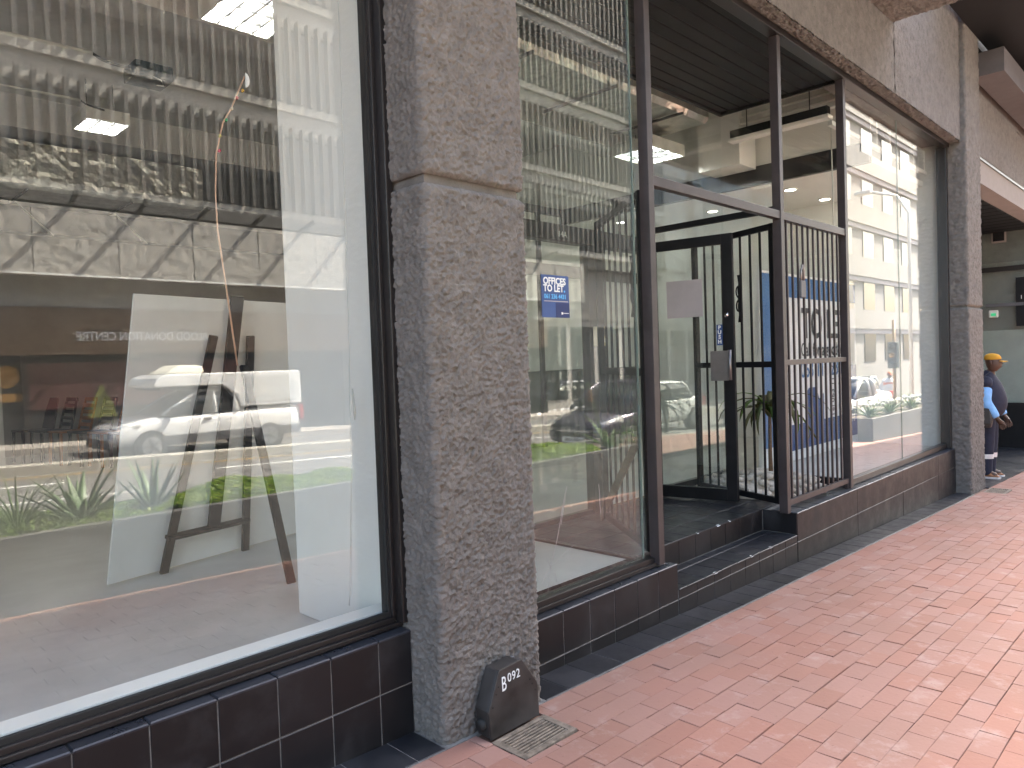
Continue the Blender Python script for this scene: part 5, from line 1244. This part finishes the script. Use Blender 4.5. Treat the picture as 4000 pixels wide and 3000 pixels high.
    # jacket
    jk = MB().loft([ering((.0, 0, .80), .165, .20), ering((.025, 0, .88), .19, .21), ering((.05, 0, .98), .205, .21), ering((.05+hx*.1, 0, 1.10), .19, .205), ering((.04+hx*.3, 0, 1.24), .145, .205), ering((.03+hx*.45, 0, 1.32), .115, .185, tilt=.12), ering((.025+hx*.6, 0, 1.375), .085, .125, tilt=.25), ering((.03+hx*.75, 0, 1.415), .062, .072, tilt=.3), ering((.03+hx*.8, 0, 1.435), .060, .064, tilt=.3)])
    jk.build('jacket', top, t, True, local=True, sub=1)
    for sg, nm in ((-1, 'r'), (1, 'l')):
        sh = Vector(J[nm+'sh'][0]); el = Vector(J[nm+'el'][0]); wr = Vector(J[nm+'wr'][0])
        MB().tube([sh+Vector((0, -sg*.06, .035)), sh+Vector((-.0, 0, .01)), sh.lerp(el, .35)], [.055, .085, .074], 12).build('shoulder_yoke', top, t, True, local=True, sub=1)
        MB().tube([sh.lerp(el, .28), sh.lerp(el, .5), sh.lerp(el, .72)+Vector((0, 0, 0)), el, el.lerp(wr, .3), el.lerp(wr, .62), el.lerp(wr, .92), wr], [.076, .078, .071, .072, .066, .063, .050, .044], 12).build('sleeve', sleeve, t, True, local=True, sub=1)
        hp_ = Vector(J[nm+'hp'][0]); kn = Vector(J[nm+'kn'][0]); an = Vector(J[nm+'an'][0])
        MB().loft([ering(hp_+Vector((.0, -sg*.01, .06)), .135, .105), ering(hp_+Vector((.0, 0, -.05)), .125, .098), ering(hp_.lerp(kn, .55), .108, .09), ering(kn+Vector((0, 0, .02)), .095, .082), ering(kn.lerp(an, .4)+Vector((-.005, 0, 0)), .092, .080), ering(kn.lerp(an, .75), .088, .076), ering(an+Vector((0, 0, .0)), .090, .075), ering(an+Vector((.005, 0, -.055)), .095, .076)]).build('trouser_leg', trous, t, True, local=True, sub=1)
        if band:
            MB().loft([ering(kn.lerp(an, .33)+Vector((-.004, 0, 0)), .0955, .0835), ering(kn.lerp(an, .50)+Vector((-.003, 0, 0)), .0945, .0825)], cap=False).build('reflective_band', band, t, True, local=True)
        MB().loft([ering((-.05+.0, sg*.11, .012), .05, .040, 12), ering((-.05, sg*.11, .03), .055, .045, 12)]).build('heel', M_reflect, t, True, local=True)
        MB().loft([[Vector((x, sg*.112+y, z)) for x, y, z in ((-.095, -.03, .005), (.05, -.045, .005), (.15, -.04, .005), (.178, 0, .005), (.15, .04, .005), (.05, .045, .005), (-.095, .03, .005))], [Vector((x, sg*.112+y, z)) for x, y, z in ((-.097, -.032, .03), (.05, -.047, .03), (.152, -.042, .03), (.182, 0, .03), (.152, .042, .03), (.05, .047, .03), (-.097, .032, .03))]]).build('sole', M_reflect, t, local=True)
        MB().loft([[Vector((x, sg*.112+y, z)) for x, y, z in ((-.093, -.03, .031), (.05, -.044, .031), (.15, -.038, .031), (.175, 0, .031), (.15, .038, .031), (.05, .044, .031), (-.093, .03, .031))], [Vector((x, sg*.112+y, z)) for x, y, z in ((-.085, -.025, .09), (.03, -.035, .085), (.12, -.028, .058), (.15, 0, .05), (.12, .028, .058), (.03, .035, .085), (-.085, .025, .09))]]).build('shoe', shoe, t, True, local=True)
    if capm:
        cp = MB().loft([ering((cx-.004, 0, 1.566), .104, .083, 18), ering((cx-.004, 0, 1.60), .103, .082, 18), ering((cx-.008, 0, 1.635), .092, .072, 18), ering((cx-.012, 0, 1.658), .062, .05, 18), ering((cx-.014, 0, 1.668), .015, .012, 18)]).build('cap', capm, t, True, local=True, sub=1)
        MB().loft([[Vector((cx+.085+.0*k, y, 1.572-abs(y)*.12)) for k, y in enumerate((-.07, -.035, 0, .035, .07))]+[Vector((cx+.085, y, 1.566-abs(y)*.12)) for y in (.07, .035, 0, -.035, -.07)], [Vector((cx+.175-abs(y)*.7, y, 1.556-abs(y)*.1)) for y in (-.06, -.03, 0, .03, .06)]+[Vector((cx+.175-abs(y)*.7, y, 1.550-abs(y)*.1)) for y in (.06, .03, 0, -.03, -.06)]]).build('peak', capm, cp, True, local=True)
    if vest: MB().loft([ering((.045, 0, .97), .181, .2), ering((.05+hx*.1, 0, 1.10), .171, .2), ering((.04+hx*.3, 0, 1.24), .151, .21)], cap=False).build('vest_band', vest, t, True, local=True)
    return t
mx_ = 11.42
person('man in yellow cap and navy overalls with blue sleeves leaning by the distant column', (mx_, 0.03, ground(mx_)+.004), -math.pi/2, M_skin, M_navycl, M_skycl, M_navycl, M_shoe, M_capcl, band=M_reflect, h=1.64, stoop=0.02, ax=0.09)
bg_ = thing('shoulder_bag', 'dark leather shoulder bag at the hip of the man in the yellow cap', 'bag', (mx_-.26, 0.05, .35))
zb = ground(mx_)
MB().loft([[(mx_-.315, -.08, zb+.70), (mx_-.235, -.08, zb+.70), (mx_-.235, .19, zb+.70), (mx_-.315, .19, zb+.70)], [(mx_-.33, -.10, zb+.82), (mx_-.23, -.10, zb+.82), (mx_-.23, .20, zb+.82), (mx_-.33, .20, zb+.82)], [(mx_-.305, -.06, zb+.96), (mx_-.24, -.06, zb+.96), (mx_-.24, .18, zb+.96), (mx_-.305, .18, zb+.96)]]).build('pouch', M_leather, bg_, True, bevel=.02)
MB().loft([[(mx_-.338, -.085, zb+.76), (mx_-.332, -.085, zb+.76), (mx_-.332, .06, zb+.76), (mx_-.338, .06, zb+.76)], [(mx_-.318, -.065, zb+.95), (mx_-.31, -.065, zb+.95), (mx_-.31, .06, zb+.95), (mx_-.318, .06, zb+.95)]]).build('flap', M_leather, bg_)
MB().tube([(mx_-.337, .0, zb+.785), (mx_-.345, .0, zb+.785)], .012, 10).build('stud', M_chrome, bg_)
MB().tube([(mx_-.27, .16, zb+.95), (mx_-.22, .12, zb+1.15), (mx_-.13, .02, zb+1.36), (mx_-.05, -.03, zb+1.42)], .014, 6).build('strap', M_leather, bg_, True)
person('road worker in orange vest standing by the white open pickup', (31.5, -7.3, onroad(31.5)), math.pi*.8, M_skin, M_signw, M_signw, M_boxgreen, M_rubber, M_orange, vest=M_orange, h=1.7, stoop=.12)
person('pedestrian in dark clothes passing behind, reflected in the left window', (5.6, -4.2, ground(5.6)), 0.0, M_skin, M_dkgrey, M_dkgrey, M_dkgrey, M_rubber, None, h=1.72, stoop=.05)
